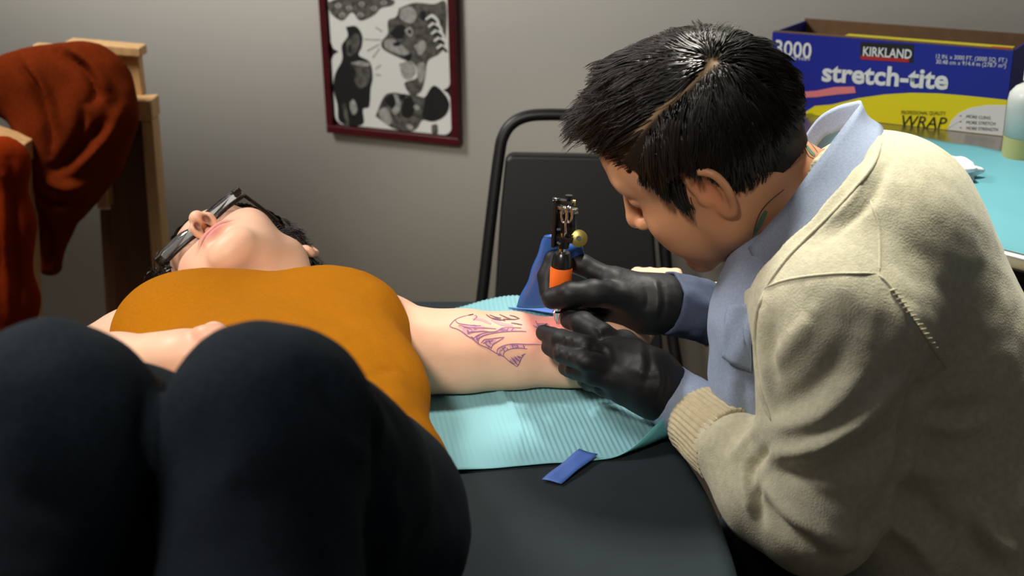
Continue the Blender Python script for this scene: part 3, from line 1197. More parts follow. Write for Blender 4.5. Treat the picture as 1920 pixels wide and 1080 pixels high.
# a curl at the right temple
g = np.random.default_rng(3)
CU = []
for i in range(420):
    c = np.array([.070, .045, .062]) + g.normal(size=3) * np.array([.008, .012, .012])
    ph, R0 = g.uniform(0, 6.28), g.uniform(.006, .016)
    a = np.linspace(0, 4.2, 9) + ph
    u, v = frame_of(g.normal(size=3) * np.array([.4, .4, 1]))
    CU.append(c + R0 * (np.cos(a)[:, None] * u + np.sin(a)[:, None] * v) + np.linspace(0, 1, 9)[:, None] * np.array([.006, -.01, .0]))
CU = np.array(CU)
strands('hair_strands', tf(HC, CU.reshape(-1, 3)).reshape(CU.shape), np.linspace(.0011, .0004, 9), M['hair'], client_hair)

# ------------------------------------------------------------------ her glasses
M['tortoise'] = material('tortoiseshell', lin(34, 25, 19), .32, spec=.3, noise=(150, .9, ONE))
M['lens'] = material('lens_glass', (.93, .95, .97), .03, trans=1.0, ior=1.5, spec=.6)
gl_o = tf(HC, np.array([[0, .10, .01]]))[0]
glasses = thing('eyeglasses', gl_o, 'tortoiseshell eyeglasses worn by the lying person', 'glasses')
HW, HH, GY, GZ = .0290, .0215, .096, .011


def lens_outline(s, grow_=0.0, n=40):
    pts = []
    for a in np.linspace(0, 2 * math.pi, n, endpoint=False):
        c, q = math.cos(a), math.sin(a)
        e = 2 / 3.4
        x = (HW + grow_) * abs(c) ** e * (1 if c > 0 else -1)
        z = (HH + grow_) * abs(q) ** e * (1 if q > 0 else -1)
        x = s * .0365 + x * (1 - .0 * z)
        pts.append((x, GY - .35 * (abs(x) - .03) ** 2 * 10 - .004 * 0, GZ + z + .10 * (abs(x) - .03)))
    return np.array(pts)


for s in (-1, 1):
    a = lens_outline(s)
    V = []
    prof = [(0, .0022), (.0042, .0022), (.0042, -.0022), (0, -.0022)]
    n = len(a)
    cx = np.array([s * .0365, 0, GZ])
    for gr, dy in prof:
        b = lens_outline(s, gr)
        V.append(b + np.array([0, dy, 0]))
    V = np.vstack(V)
    Fc = []
    for k in range(4):
        k2 = (k + 1) % 4
        for i in range(n):
            j = (i + 1) % n
            Fc.append([k * n + i, k * n + j, k2 * n + j, k2 * n + i])
    me = mesh_np('rim', tf(HC, V), np.array(Fc))
    link('rim', me, M['tortoise'], glasses, False)
    lv = lens_outline(s, .0005)
    lens_f = np.vstack([lv + np.array([0, .0007, 0]), lv + np.array([0, -.0007, 0])])
    fc = [list(range(n)), list(range(2 * n - 1, n - 1, -1))] + [[i, i + n, (i + 1) % n + n, (i + 1) % n] for i in range(n)]
    link('lens', mesh_np('lens', tf(HC, lens_f), fc), M['lens'], glasses, False)
    # temple arm
    x1 = s * .0695
    tp = [(x1, GY - .010, GZ + .012), (s * .0745, GY - .03, GZ + .012), (s * .082, .03, GZ + .012), (s * .086, -.008, GZ + .016), (s * .083, -.03, GZ + .006), (s * .080, -.045, GZ - .014)]
    tp = smooth_line(tp, 6)
    Vt, Ft = tube_arr(tf(HC, tp), .0026, 8)
    link('temple', mesh_np('temple', Vt, Ft), M['tortoise'], glasses)
    hb = tf(HC, np.array([(s * .066, GY - .004, GZ + .012)]))[0]
    box('hinge_block', hb, (.010, .012, .010), M['tortoise'], glasses, HC[1], .001)
br = smooth_line([(-.0095, GY, GZ + .006), (-.004, GY + .003, GZ + .010), (.004, GY + .003, GZ + .010), (.0095, GY, GZ + .006)], 5)
Vt, Ft = tube_arr(tf(HC, br), .0026, 8)
link('bridge', mesh_np('bridge', Vt, Ft), M['tortoise'], glasses)

# ------------------------------------------------------------------ stencil on the arm
M['stencil'] = material('violet_stencil_ink', lin(132, 86, 122), .6)
M['stencil_shade'] = material('pale_violet_ink', lin(196, 142, 148), .6)
M['stencil_black'] = material('black_tattoo_ink', lin(70, 46, 60), .5)


def tp_(x, y):
    return 820 + x * 300 / 1906, 560 + y * 170 / 1080


def ribbon(bvh, pix, w, lift=.00035, n=5):
    """thin flat stroke lying on a surface"""
    pts = smooth_line(np.array([(x, y, 0) for x, y in pix]), n) if len(pix) > 2 else np.linspace((*pix[0], 0), (*pix[1], 0), 8)
    out = []
    for p in pts:
        hit, nr, _, _ = bvh.ray_cast(Vector(CAM), Vector(ray(p[0], p[1])).normalized())
        if hit is not None:
            out.append((np.array(hit), np.array(nr)))
    if len(out) < 2:
        return None, None
    P = np.array([o[0] for o in out])
    Nn = np.array([o[1] for o in out])
    T = np.gradient(P, axis=0)
    T /= np.linalg.norm(T, axis=1)[:, None] + 1e-9
    B = np.cross(T, Nn)
    ww = w * (.55 + .45 * np.sin(np.linspace(.15, math.pi - .15, len(P))))[:, None]
    V = np.vstack([P + B * ww + Nn * lift, P - B * ww + Nn * lift])
    m = len(P)
    return V, np.array([[i, i + 1, m + i + 1, m + i] for i in range(m - 1)])


def strokes(name, lines, w, mat, parent, bvh, lift=.00035, conv=tp_):
    Vs, Qs, off = [], [], 0
    for L in lines:
        V, Q = ribbon(bvh, [conv(*p) for p in L], w, lift)
        if V is None:
            continue
        Vs.append(V)
        Qs.append(Q + off)
        off += len(V)
    if not Vs:
        return None
    return link(name, mesh_np(name, np.vstack(Vs), np.vstack(Qs)), mat, parent, False)


stencil_lines = [
    [(430, 185), (300, 215), (215, 250), (165, 300), (155, 335), (240, 365), (300, 400), (350, 440), (420, 480), (500, 545), (600, 590), (700, 650), (790, 690), (860, 750), (950, 810)],
    [(215, 250), (240, 290), (330, 310), (420, 320), (520, 325)],
    [(300, 330), (420, 350), (560, 350), (700, 360)],
    [(360, 420), (430, 400), (560, 390), (640, 400)],
    [(430, 470), (500, 430), (600, 400), (700, 390), (780, 350), (900, 345), (1000, 350)],
    [(490, 540), (490, 490), (530, 450), (620, 420), (740, 400), (860, 390), (1000, 388), (1060, 392)],
    [(520, 530), (560, 490), (640, 480), (740, 465), (800, 460)],
    [(640, 600), (660, 550), (720, 510), (790, 470)],
    [(710, 650), (720, 600), (780, 565), (860, 545), (960, 540), (1060, 545), (1160, 545), (1260, 552)],
    [(790, 690), (790, 650), (830, 615), (900, 595), (990, 590), (1070, 600)],
    [(830, 585), (840, 615)], [(890, 550), (905, 595)], [(950, 545), (965, 590)], [(1020, 545), (1040, 590)], [(770, 580), (800, 630)],
    [(950, 810), (975, 770), (1000, 710), (1030, 670)], [(880, 700), (930, 760), (960, 790)], [(920, 690), (960, 730), (985, 745)],
    [(960, 690), (1000, 700)], [(1000, 680), (1050, 655)], [(430, 260), (470, 215), (440, 200)],
    [(560, 520), (600, 560), (640, 590)], [(600, 500), (640, 540)], [(460, 440), (480, 500)], [(400, 450), (440, 480)],
    [(760, 380), (780, 350)], [(820, 385), (850, 350)], [(880, 385), (910, 350)],
    [(1140, 320), (1190, 350), (1250, 330), (1300, 300)], [(1170, 265), (1190, 300), (1260, 300), (1330, 315)], [(1180, 310), (1240, 345)]]
shade_lines = [[(250, 320), (330, 345), (430, 370)], [(340, 330), (440, 340), (560, 345)], [(370, 390), (450, 380), (560, 372)], [(300, 370), (340, 400), (400, 410)],
               [(440, 480), (500, 440), (600, 415)], [(740, 375), (830, 368), (940, 370)], [(540, 520), (600, 500), (700, 485)], [(570, 545), (620, 530), (680, 500)],
               [(600, 575), (640, 560)], [(740, 640), (760, 600), (820, 580)], [(860, 570), (940, 565), (1030, 568)], [(720, 660), (770, 670)],
               [(860, 730), (930, 780)], [(900, 700), (960, 760)], [(940, 690), (990, 720)], [(1150, 330), (1230, 320), (1300, 315)], [(470, 470), (480, 510)],
               [(640, 250), (760, 300), (900, 320)], [(420, 240), (520, 250), (640, 300)]]
black_lines = [[(580, 190), (640, 230), (720, 245), (810, 265)], [(620, 195), (700, 225), (760, 235)], [(370, 200), (430, 185)], [(740, 190), (830, 230), (900, 250), (970, 240)],
               [(860, 200), (920, 215), (980, 240)], [(880, 290), (950, 300), (1010, 312)], [(650, 240), (760, 262)], [(780, 245), (880, 252)], [(1280, 310), (1310, 300)]]
rg = random.Random(5)
hatch = []
for L in shade_lines[:17]:
    for k in range(3):
        q = rg.uniform(0, .55)
        n_ = max(2, int(len(L)))
        dy = rg.uniform(-16, 16)
        a_, b_ = np.array(L[0], float), np.array(L[-1], float)
        p_, r_ = a_ + (b_ - a_) * q, a_ + (b_ - a_) * min(1, q + rg.uniform(.2, .45))
        hatch.append([(p_[0], p_[1] + dy), ((p_[0] + r_[0]) / 2, (p_[1] + r_[1]) / 2 + dy - 5), (r_[0], r_[1] + dy)])
for nm_, LL, w_, mt_, lf_ in (('stencil_hatching', hatch, .00045, 'stencil', .00042), ('stencil_shading', shade_lines, .0022, 'stencil_shade', .00025), ('stencil_line', stencil_lines, .00065, 'stencil', .0004), ('tattoo_line', black_lines, .0009, 'stencil_black', .0005)):
    for L in LL:
        strokes(nm_, [L], w_, M[mt_], client_body, arm_bvh, lf_)
# ================================================================== absorbent pad and tape on the couch
M['pad'] = material('aqua_paper', lin(124, 172, 180), .75, spec=.2, bump=(900, .1, .0004))
M['tape'] = material('blue_tape', lin(70, 104, 176), .55, bump=(300, .15, .0005))
p_nl, p_nr = atz(812, 892, 0), atz(1112, 867, 0)
pe = p_nr - p_nl
pe[2] = 0
pe /= np.linalg.norm(pe)
pn = np.array([-pe[1], pe[0], 0])
p0 = p_nl - pe * .13
fa = np.array([np.dot(atz(1132, 866, 0) - p0, pe), np.dot(atz(1132, 866, 0) - p0, pn)])        # start of the fold
fa[1] = 0.0
PW, PH = fa[0] + .112, .455
nu, nv = 340, 80
U, Vv = np.meshgrid(np.linspace(0, PW, nu), np.linspace(0, PH, nv) ** 1.0, indexing='ij')
fg = math.radians(27)
fd = np.array([math.cos(fg), math.sin(fg)])
fnn = np.array([fd[1], -fd[0]])
# the corner beyond the fold stands up
s_ = (U - fa[0]) * fnn[0] + (Vv - fa[1]) * fnn[1]
along = (U - fa[0]) * fd[0] + (Vv - fa[1]) * fd[1]
Rb, th_max = .012, math.radians(96)
sp = np.maximum(s_, 0)
tq = np.minimum(sp / Rb, th_max)
ext = np.maximum(sp - Rb * th_max, 0)
across = np.where(s_ > 0, Rb * np.sin(tq) + ext * math.cos(th_max), s_)
lift = np.where(s_ > 0, Rb * (1 - np.cos(tq)) + ext * math.sin(th_max), 0)
u2 = fa[0] + fd[0] * along + fnn[0] * across
v2 = fa[1] + fd[1] * along + fnn[1] * across
rib = .00055 * np.sin(2 * math.pi * U / .0060) * (np.clip(Vv / .02, 0, 1))
rib *= .45 + .55 * np.clip(np.sin(U * 23 + 1.0) * .7 + np.sin(Vv * 31) * .35 + .45, 0, 1)
q = np.stack([U.ravel(), Vv.ravel(), 0 * U.ravel()], 1)
wob = (.0016 * vnoise(q, 14, 21) + .0011 * vnoise(q, 32, 22)).reshape(U.shape)
wob += .0030 * np.exp(-((U - .215 - .02 * np.sin(Vv * 14)) / .006) ** 2) * np.clip(Vv / .1, 0, 1) * np.clip((.34 - Vv) / .1, 0, 1)
wob += .0012 * np.exp(-((Vv - .13 - .01 * np.sin(U * 20)) / .003) ** 2)
# gentle waves of the far edge
wob += np.clip((Vv - .36) / .1, 0, 1) ** 2 * (.010 + .010 * np.sin(U * 26 + .6))
zz = TABLE_Z + .0022 + np.maximum(wob + .0012, 0) + lift + rib
P3 = p0[None, None, :] + pe * u2[..., None] + pn * v2[..., None]
P3[..., 2] = zz
top = P3.reshape(-1, 3)
idx = np.arange(nu * nv).reshape(nu, nv)
Q = np.stack([idx[:-1, :-1], idx[1:, :-1], idx[1:, 1:], idx[:-1, 1:]], -1).reshape(-1, 4)
pad = link('absorbent_pad', mesh_np('absorbent_pad', top, Q), M['pad'])
md = pad.modifiers.new('thickness', 'SOLIDIFY')
M['pad_back'] = material('teal_pad_backing', lin(96, 168, 172), .4, spec=.4)
pad.data.materials.append(M['pad_back'])
md.thickness = .0006
md.offset = -1
md.material_offset = 1
md.material_offset_rim = 1
tag(pad, 'ribbed aqua paper pad under the tattooed arm, one corner curled up', 'pad')


def tape_piece(pix, label, z=.004, zs_=None):
    """flat strip through four pixel corners, slightly crinkled"""
    A = [atz(x, y, zs_[i] if zs_ else z) for i, (x, y) in enumerate(pix)]
    n, m = 12, 5
    V = []
    for i in range(n):
        for j in range(m):
            a, b = i / (n - 1), j / (m - 1)
            p = (A[0] * (1 - a) + A[1] * a) * (1 - b) + (A[3] * (1 - a) + A[2] * a) * b
            V.append(p + np.array([0, 0, .0006 * math.sin(a * 9 + b * 4)]))
    Q = np.array([[i * m + j, (i + 1) * m + j, (i + 1) * m + j + 1, i * m + j + 1] for i in range(n - 1) for j in range(m - 1)])
    o = link('tape_strip', mesh_np('tape_strip', np.array(V), Q), M['tape'])
    md = o.modifiers.new('thickness', 'SOLIDIFY')
    md.thickness = .0004
    return tag(o, label, 'tape', 'blue tape strips')


tape_piece([(1016, 899), (1086, 842), (1121, 852), (1052, 907)], 'blue tape strip holding the near edge of the aqua pad', .0062, (.003, .0066, .0066, .003))
tape_piece([(932, 561), (1040, 566), (1050, 588), (955, 577)], 'blue tape strip on the far edge of the aqua pad behind the arm', .014, (.004, .004, .016, .014))
# ================================================================== the tattooer
artist = thing('person', (.48, 1.25, 0), 'person in beige cardigan and black gloves bent over the arm, tattooing', 'person')
_o = at(1330, 291, 1.30)
HA_R = np.array([[.225, -.732, -.643], [.936, .346, -.067], [.272, -.586, .763]])
HA_R = axes(HA_R[:, 0], HA_R[:, 1])
HA = (at(1328, 292, 1.30), HA_R, .985)
SKA = np.array(lin(200, 144, 106))

NECK = at(1510, 385, 1.30)
f = head_field(.0017, tfi(HA, NECK), (.054, .060), 'm', lo=(-.105, -.165, -.20))
V, Q = f.mesh(1)
C = np.tile(SKA, (len(V), 1))
C = blend(C, .6 * np.maximum(gauss(V, (0, .094, -.0545), (.022, .02, .0048)), gauss(V, (0, .094, -.0655), (.018, .02, .006))), lin(170, 96, 86))
for s in (-1, 1):
    C = blend(C, .35 * gauss(V, (s * .04, .07, -.03), (.025, .03, .02)), lin(204, 130, 100))
    C = blend(C, .55 * gauss(V, (s * .08, -.015, .0), (.012, .028, .036)), lin(214, 128, 92))
    C = blend(C, .75 * gauss(V, (s * .033, .088, .0105), (.016, .012, .002)), lin(40, 28, 22))
    C = blend(C, .9 * gauss(V, (s * .031, .085, .041), (.020, .02, .0042)), lin(36, 26, 20))
    C = blend(C, .25 * gauss(V, (s * .045, .03, -.065), (.03, .03, .03)), lin(150, 112, 86))
C = blend(C, .35 * gauss(V, (0, .112, -.02), (.014, .02, .012)), lin(206, 120, 96))
parts_a = [(tf(HA, V), Q, C)]
face_bvh = bvh_of(tf(HA, V), Q)

# --- skeleton of the body
SH_L, EL_L, WR_L = at(1590, 610, 1.14), at(1530, 960, 1.09), at(1254, 738, 1.278)
SH_R, EL_R, WR_R = at(1560, 480, 1.40), at(1560, 640, 1.44), at(1245, 568, 1.40)
LAT = np.array([-.25, -.95, -.05])
LAT /= np.linalg.norm(LAT)
UPB, MIDB, LOWB, PEL = at(1640, 440, 1.27), at(1715, 650, 1.26), at(1760, 900, 1.23), at(1790, 1150, 1.20)


def torso(f, g):
    """torso of the seated, bent man; g grows every radius"""
    for P, nx, rr in ((UPB, 0, (.105, .150, .10)), (MIDB, 1, (.118, .145, .13)), (LOWB, 2, (.125, .145, .14)), (PEL, 3, (.135, .155, .12))):
        ax2 = {0: MIDB - UPB, 1: LOWB - UPB, 2: PEL - MIDB, 3: PEL - LOWB}[nx]
        ax2 = ax2 / np.linalg.norm(ax2)
        ax1 = LAT - ax2 * np.dot(LAT, ax2)
        ax1 /= np.linalg.norm(ax1)
        A = np.stack([np.cross(ax1, ax2), ax1, ax2], 1)
        f.ell(P, np.array(rr) + g, A, k=.06)


bf = Field((.0, .88, .36), (.72, 1.62, 1.32), .006)
torso(bf, -.026)
bf.cone(at(1640, 440, 1.27), NECK, .050, .052, k=.03)
bf.chain([SH_L, EL_L, WR_L], [.052, .034, .020], k=.04, kin=.01)
bf.chain([SH_R, EL_R, WR_R], [.050, .034, .020], k=.04, kin=.02)
bf.cone(PEL + LAT * .08, np.array([.12, 1.02, .56]), .085, .06, k=.04)
bf.cone(PEL - LAT * .08, np.array([.14, 1.24, .56]), .085, .06, k=.04)
V, Q = bf.mesh(2)
parts_a.append((V, Q, np.tile(SKA, (len(V), 1))))
# hands inside the gloves, lower legs
HL = {}                       # finger chains of the left (near) hand and right (far) hand
hand_l = dict(
    thumb=([atz(1168, 655, .075), atz(1128, 628, .098), atz(1092, 606, .102), atz(1068, 600, .097)], [.0145, .0125, .0118, .0098]),
    index=([atz(1138, 662, .088), atz(1096, 648, .100), atz(1052, 636, .096), atz(1020, 624, .088)], [.0115, .0105, .0096, .0082]),
    middle=([atz(1142, 690, .078), atz(1100, 678, .090), atz(1058, 664, .085), atz(1030, 650, .079)], [.0115, .0105, .0096, .0082]),
    ring=([atz(1150, 712, .066), atz(1112, 702, .073), atz(1078, 694, .066), atz(1062, 690, .054)], [.0112, .010, .0092, .008]),
    little=([atz(1165, 732, .052), atz(1132, 724, .052), atz(1106, 716, .044), atz(1096, 712, .034)], [.0105, .009, .0084, .0075]))
palm_l = [(atz(1215, 712, .064), atz(1150, 668, .080), .026, .0195), (atz(1220, 722, .058), atz(1155, 694, .070), .026, .019),
          (atz(1225, 732, .050), atz(1165, 716, .058), .026, .018), (atz(1215, 705, .066), atz(1165, 652, .076), .026, .0190)]
FR = 1.385
hand_r = dict(
    thumb=([at(1160, 556, FR - .010), at(1112, 549, FR - .026), at(1068, 552, FR - .030), at(1036, 560, FR - .020)], [.0150, .0142, .0136, .0112]),
    index=([at(1150, 526, FR + .010), at(1092, 497, FR + .020), at(1040, 486, FR + .020), at(1026, 520, FR + .012), at(1026, 548, FR + .002)], [.0125, .0112, .0105, .0100, .0085]),
    middle=([at(1150, 556, FR + .022), at(1096, 570, FR + .020), at(1058, 580, FR + .010)], [.0120, .0108, .0090]),
    ring=([at(1158, 580, FR + .020), at(1112, 598, FR + .020), at(1092, 590, FR + .002)], [.0118, .0105, .0090]),
    little=([at(1168, 596, FR + .014), at(1128, 610, FR + .012), at(1112, 600, FR - .004)], [.0110, .0095, .0085]))
palm_r = [(at(1218, 566, FR + .010), at(1150, 532, FR + .008), .027, .018), (at(1218, 570, FR + .012), at(1152, 560, FR + .014), .027, .019), (at(1220, 574, FR + .012), at(1160, 582, FR + .014), .026, .018)]


def hand_field(chains, palm, wrist, g, h, lo, hi, wr=.029):
    f = Field(lo, hi, h)
    for a, b, ra, rb in palm:
        f.cone(a, b, ra + g, rb + g, k=.016)
    f.cone(palm[0][0], wrist, palm[0][2] + g, wr + g, k=.02)
    for nme, (P, R) in chains.items():
        P = [np.asarray(p) for p in P]
        base = palm[0][0] * .35 + np.asarray(P[0]) * .65
        f.cone(base, P[0], R[0] + g + .002, R[0] + g, k=.010)
        for i in range(len(P) - 1):
            f.cone(P[i], P[i + 1], R[i] + g, R[i + 1] + g, k=.0035)
    return f


def bounds(chains, palm, wrist, m=.05):
    A = np.vstack([np.vstack(P) for P, R in chains.values()] + [np.vstack([p[0], p[1]]) for p in palm] + [wrist[None, :]])
    return A.min(0) - m, A.max(0) + m


for ch_, pl_, wr_ in ((hand_l, palm_l, WR_L), (hand_r, palm_r, WR_R)):
    lo, hi = bounds(ch_, pl_, wr_, .045)
    V, Q = hand_field(ch_, pl_, wr_, -.002, .0026, lo, hi, .026).mesh(1)
    parts_a.append((V, Q, np.tile(SKA, (len(V), 1))))
artist_body = joined('body', parts_a, M['skin_a'], artist)

# --- black gloves
M['glove'] = material('black_nitrile', lin(19, 19, 21), .55, spec=.35, bump=(160, .25, .0012))
for nm, ch_, pl_, wr_, seed in (('glove', hand_l, palm_l, WR_L, 31), ('glove', hand_r, palm_r, WR_R, 41)):
    lo, hi = bounds(ch_, pl_, wr_, .06)
    f = hand_field(ch_, pl_, wr_, .0012, .0019, lo, hi, .030)
    V, Q = f.mesh(1)
    b_ = bvh_of(V, Q)
    if seed == 31:
        fl = [([(1150, 620), (1130, 632), (1110, 648)], .004, -.0015), ([(1128, 640), (1140, 655), (1146, 672)], .004, .0022), ([(1115, 612), (1125, 620), (1128, 634)], .003, .0018),
              ([(1200, 640), (1205, 680), (1195, 720)], .005, .0022), ([(1215, 650), (1218, 690), (1210, 730)], .004, -.0022), ([(1180, 690), (1210, 700), (1240, 698)], .005, .0018),
              ([(1150, 640), (1185, 665), (1220, 690)], .010, .0020), ([(1230, 680), (1238, 710), (1232, 745)], .004, .0025), ([(1245, 690), (1252, 715), (1248, 745)], .004, -.0025),
              ([(1110, 640), (1112, 650), (1106, 662)], .0025, -.0014), ([(1075, 632), (1077, 640), (1073, 648)], .002, .0012), ([(1060, 628), (1062, 636), (1058, 644)], .002, .0012),
              ([(1050, 652), (1052, 660), (1047, 668)], .002, .0012), ([(1040, 644), (1043, 652), (1038, 660)], .002, .0012), ([(1065, 660), (1068, 668), (1062, 676)], .002, .0012)]
    else:
        fl = [([(1228, 530), (1234, 560), (1230, 596)], .004, .003), ([(1242, 535), (1246, 565), (1242, 596)], .004, -.002), ([(1210, 535), (1215, 560), (1212, 585)], .004, -.0018), ([(1120, 525), (1160, 545), (1200, 560)], .006, .0015)]
    V = fold(V, Q, b_, fl)
    N = normals(V, Q)
    V = V + N * (.0006 * vnoise(V, 90, seed) + .0006 * vnoise(V, 45, seed + 1))[:, None]
    link(nm, mesh_np(nm, V, Q), M['glove'], artist)
    if seed == 31:
        glove_bvh = bvh_of(V, Q)

# --- chambray shirt (chest, cuffs, collar)
M['chambray'] = material('blue_chambray', lin(152, 164, 186), .85, spec=.2, noise=(420, .10, ONE), bump=(800, .25, .0007))
M['chambray_dark'] = material('blue_chambray_darker', lin(70, 78, 98), .85, spec=.2, noise=(420, .10, ONE), bump=(800, .25, .0007))  # darker copy of the chambray, used for the far cuff only
sf = Field((.10, 1.02, .60), (.50, 1.60, 1.12), .0032)
sf.chain([at(1452, 500, 1.27), at(1440, 600, 1.26), at(1432, 700, 1.25), at(1450, 800, 1.24)], [.050, .055, .050, .055], k=.02, kin=.03, flat=(LAT, 1.6))
V, Q = sf.mesh(2)
b_ = bvh_of(V, Q)
V = fold(V, Q, b_, [([(1400, 700), (1395, 750), (1410, 800)], .008, -.004), ([(1375, 700), (1372, 750), (1390, 795)], .008, .003), ([(1385, 555), (1370, 590), (1360, 610)], .006, -.002), ([(1420, 560), (1400, 620), (1410, 680)], .006, -.003)])
V = V + normals(V, Q) * (.0018 * vnoise(V, 40, 51))[:, None]
shirt = link('shirt', mesh_np('shirt', V, Q), M['chambray'], artist)
shirt_bvh = bvh_of(V, Q)


def patch(name, bvh, quad, lift, mat, parent, n=14, thick=.0016, wob=.0):
    """cloth piece lying on a surface; quad = pixel corners"""
    q = np.array(quad, float)
    V = []
    for i in range(n):
        for j in range(n):
            a, b = i / (n - 1), j / (n - 1)
            p = (q[0] * (1 - a) + q[1] * a) * (1 - b) + (q[3] * (1 - a) + q[2] * a) * b
            hit, nr, _, _ = bvh.ray_cast(Vector(CAM), Vector(ray(*p)).normalized())
            if hit is None:
                hit, nr, _, _ = bvh.find_nearest(Vector(at(p[0], p[1], 1.2)))
            V.append(np.array(hit) + np.array(nr) * (lift + wob * math.sin(a * 7 + b * 5)))
    Q = np.array([[i * n + j, (i + 1) * n + j, (i + 1) * n + j + 1, i * n + j + 1] for i in range(n - 1) for j in range(n - 1)])
    o = link(name, mesh_np(name, np.array(V), Q), mat, parent)
    md = o.modifiers.new('thickness', 'SOLIDIFY')
    md.thickness = thick
    md.offset = 0
    return o


patch('pocket_flap', shirt_bvh, [(1374, 578), (1418, 568), (1412, 694), (1362, 668)], .0065, M['chambray'], shirt, wob=.0015)


def cuff(P0, P1, r0, r1, mat, name, parent, seed, thick=.003, flatten=1.0, axis2=None, seg=48, rows=14, wob=.0016, ribs=0, rib_amp=.0):
    """open cloth cylinder from P0 to P1 with wall thickness; optional knit ribs"""
    P0, P1 = np.asarray(P0, float), np.asarray(P1, float)
    t = (P1 - P0) / np.linalg.norm(P1 - P0)
    u, v = frame_of(t)
    V = []
    for i in range(rows):
        a = i / (rows - 1)
        c = P0 * (1 - a) + P1 * a
        for k in range(seg):
            th = 2 * math.pi * k / seg
            r = r0 * (1 - a) + r1 * a
            if ribs:
                r += rib_amp * math.sin(th * ribs) * min(1, a * 8 + .3)
            V.append(c + u * r * math.cos(th) + v * r * flatten * math.sin(th))
    V = np.array(V)
    c0 = P0 + ((V - P0) @ t)[:, None] * t
    d = V - c0
    d /= np.linalg.norm(d, axis=1)[:, None]
    V = V + d * (wob * vnoise(V, 60, seed) + wob * .6 * vnoise(V, 130, seed + 1))[:, None]
    Q = np.array([[i * seg + k, i * seg + (k + 1) % seg, (i + 1) * seg + (k + 1) % seg, (i + 1) * seg + k] for i in range(rows - 1) for k in range(seg)])
    o = link(name, mesh_np(name, V, Q), mat, parent)
    md = o.modifiers.new('thickness', 'SOLIDIFY')
    md.thickness = thick
    md.offset = -1
    return o


cuff(at(1246, 736, 1.282), at(1336, 796, 1.222), .0350, .0375, M['chambray'], 'shirt_cuff', shirt, 61)
cuff(at(1248, 568, 1.40), at(1345, 588, 1.43), .036, .037, M['chambray_dark'], 'shirt_cuff', shirt, 63, wob=.003)

# collar: outer fall, fold line, inner stand
fold_e = [at(1404, 466, 1.225), at(1440, 425, 1.215), at(1480, 378, 1.215), at(1518, 325, 1.225), at(1552, 280, 1.24), at(1585, 235, 1.265), at(1614, 194, 1.315), at(1598, 193, 1.355), at(1565, 203, 1.385), at(1530, 228, 1.40), at(1490, 290, 1.405), at(1440, 370, 1.40), at(1410, 440, 1.385)]
fall_e = [at(1420, 530, 1.205), at(1468, 478, 1.185), at(1530, 412, 1.175), at(1582, 352, 1.185), at(1628, 302, 1.205), at(1652, 262, 1.245), at(1652, 236, 1.320), at(1620, 225, 1.385), at(1580, 240, 1.425), at(1550, 275, 1.44), at(1520, 330, 1.44), at(1480, 410, 1.43), at(1440, 490, 1.41)]
stand_e = [at(1436, 486, 1.24), at(1470, 448, 1.232), at(1508, 404, 1.232), at(1545, 350, 1.24), at(1578, 306, 1.255), at(1598, 262, 1.275), at(1610, 232, 1.315), at(1590, 238, 1.35), at(1566, 248, 1.375), at(1540, 262, 1.39), at(1505, 320, 1.395), at(1460, 400, 1.39), at(1432, 470, 1.375)]
A, B, D = (smooth_line(x, 6) for x in (fall_e, fold_e, stand_e))
rows = []
for w in np.linspace(0, 1, 7):
    bul = math.sin(w * math.pi) * .004
    nrm = np.cross(np.gradient(A, axis=0), B - A)
    nrm /= np.linalg.norm(nrm, axis=1)[:, None] + 1e-9
    rows.append(A * (1 - w) + B * w - nrm * bul)
for w in np.linspace(.15, 1, 5):
    rows.append(B * (1 - w) + D * w)
n = len(A)
V = np.vstack(rows)
V = V + (.0012 * vnoise(V, 45, 71))[:, None] * np.array([.3, -.8, .5])
Q = np.array([[i * n + k, i * n + k + 1, (i + 1) * n + k + 1, (i + 1) * n + k] for i in range(len(rows) - 1) for k in range(n - 1)])
col_o = link('collar', mesh_np('collar', V, Q), M['chambray'], shirt)
md = col_o.modifiers.new('thickness', 'SOLIDIFY')
md.thickness = .0022
md.offset = 0

# --- beige cardigan
M['knit'] = material('beige_knit', lin(208, 202, 172), .95, spec=.12, noise=(150, .10, ONE), bump=(520, .5, .0012), sheen=.2)
M['rib_knit'] = material('beige_rib_knit', lin(196, 182, 146), .95, spec=.12, noise=(140, .10, ONE), bump=(620, .4, .001), sheen=.2)
kf = Field((.10, .85, .40), (.80, 1.64, 1.34), .0038)
torso(kf, .004)
kf.ell(at(1600, 420, 1.24), (.075, .09, .07), k=.05)                           # yoke beside the neck
kf.ell(at(1530, 560, 1.21), (.075, .09, .09), k=.05)                           # front of the chest
kf.chain([at(1615, 565, 1.17), SH_L, at(1568, 740, 1.125), at(1552, 870, 1.105), EL_L], [.070, .075, .070, .064, .061], k=.04, kin=.03)
kf.chain([EL_L, at(1450, 922, 1.12), at(1374, 840, 1.165)], [.060, .053, .041], k=.012, kin=.015)
kf.chain([SH_R, EL_R, at(1440, 598, 1.45), at(1362, 592, 1.435)], [.066, .056, .042, .040], k=.03, kin=.02)
kf.ell(at(1730, 1060, 1.16), (.10, .09, .12), k=.05)
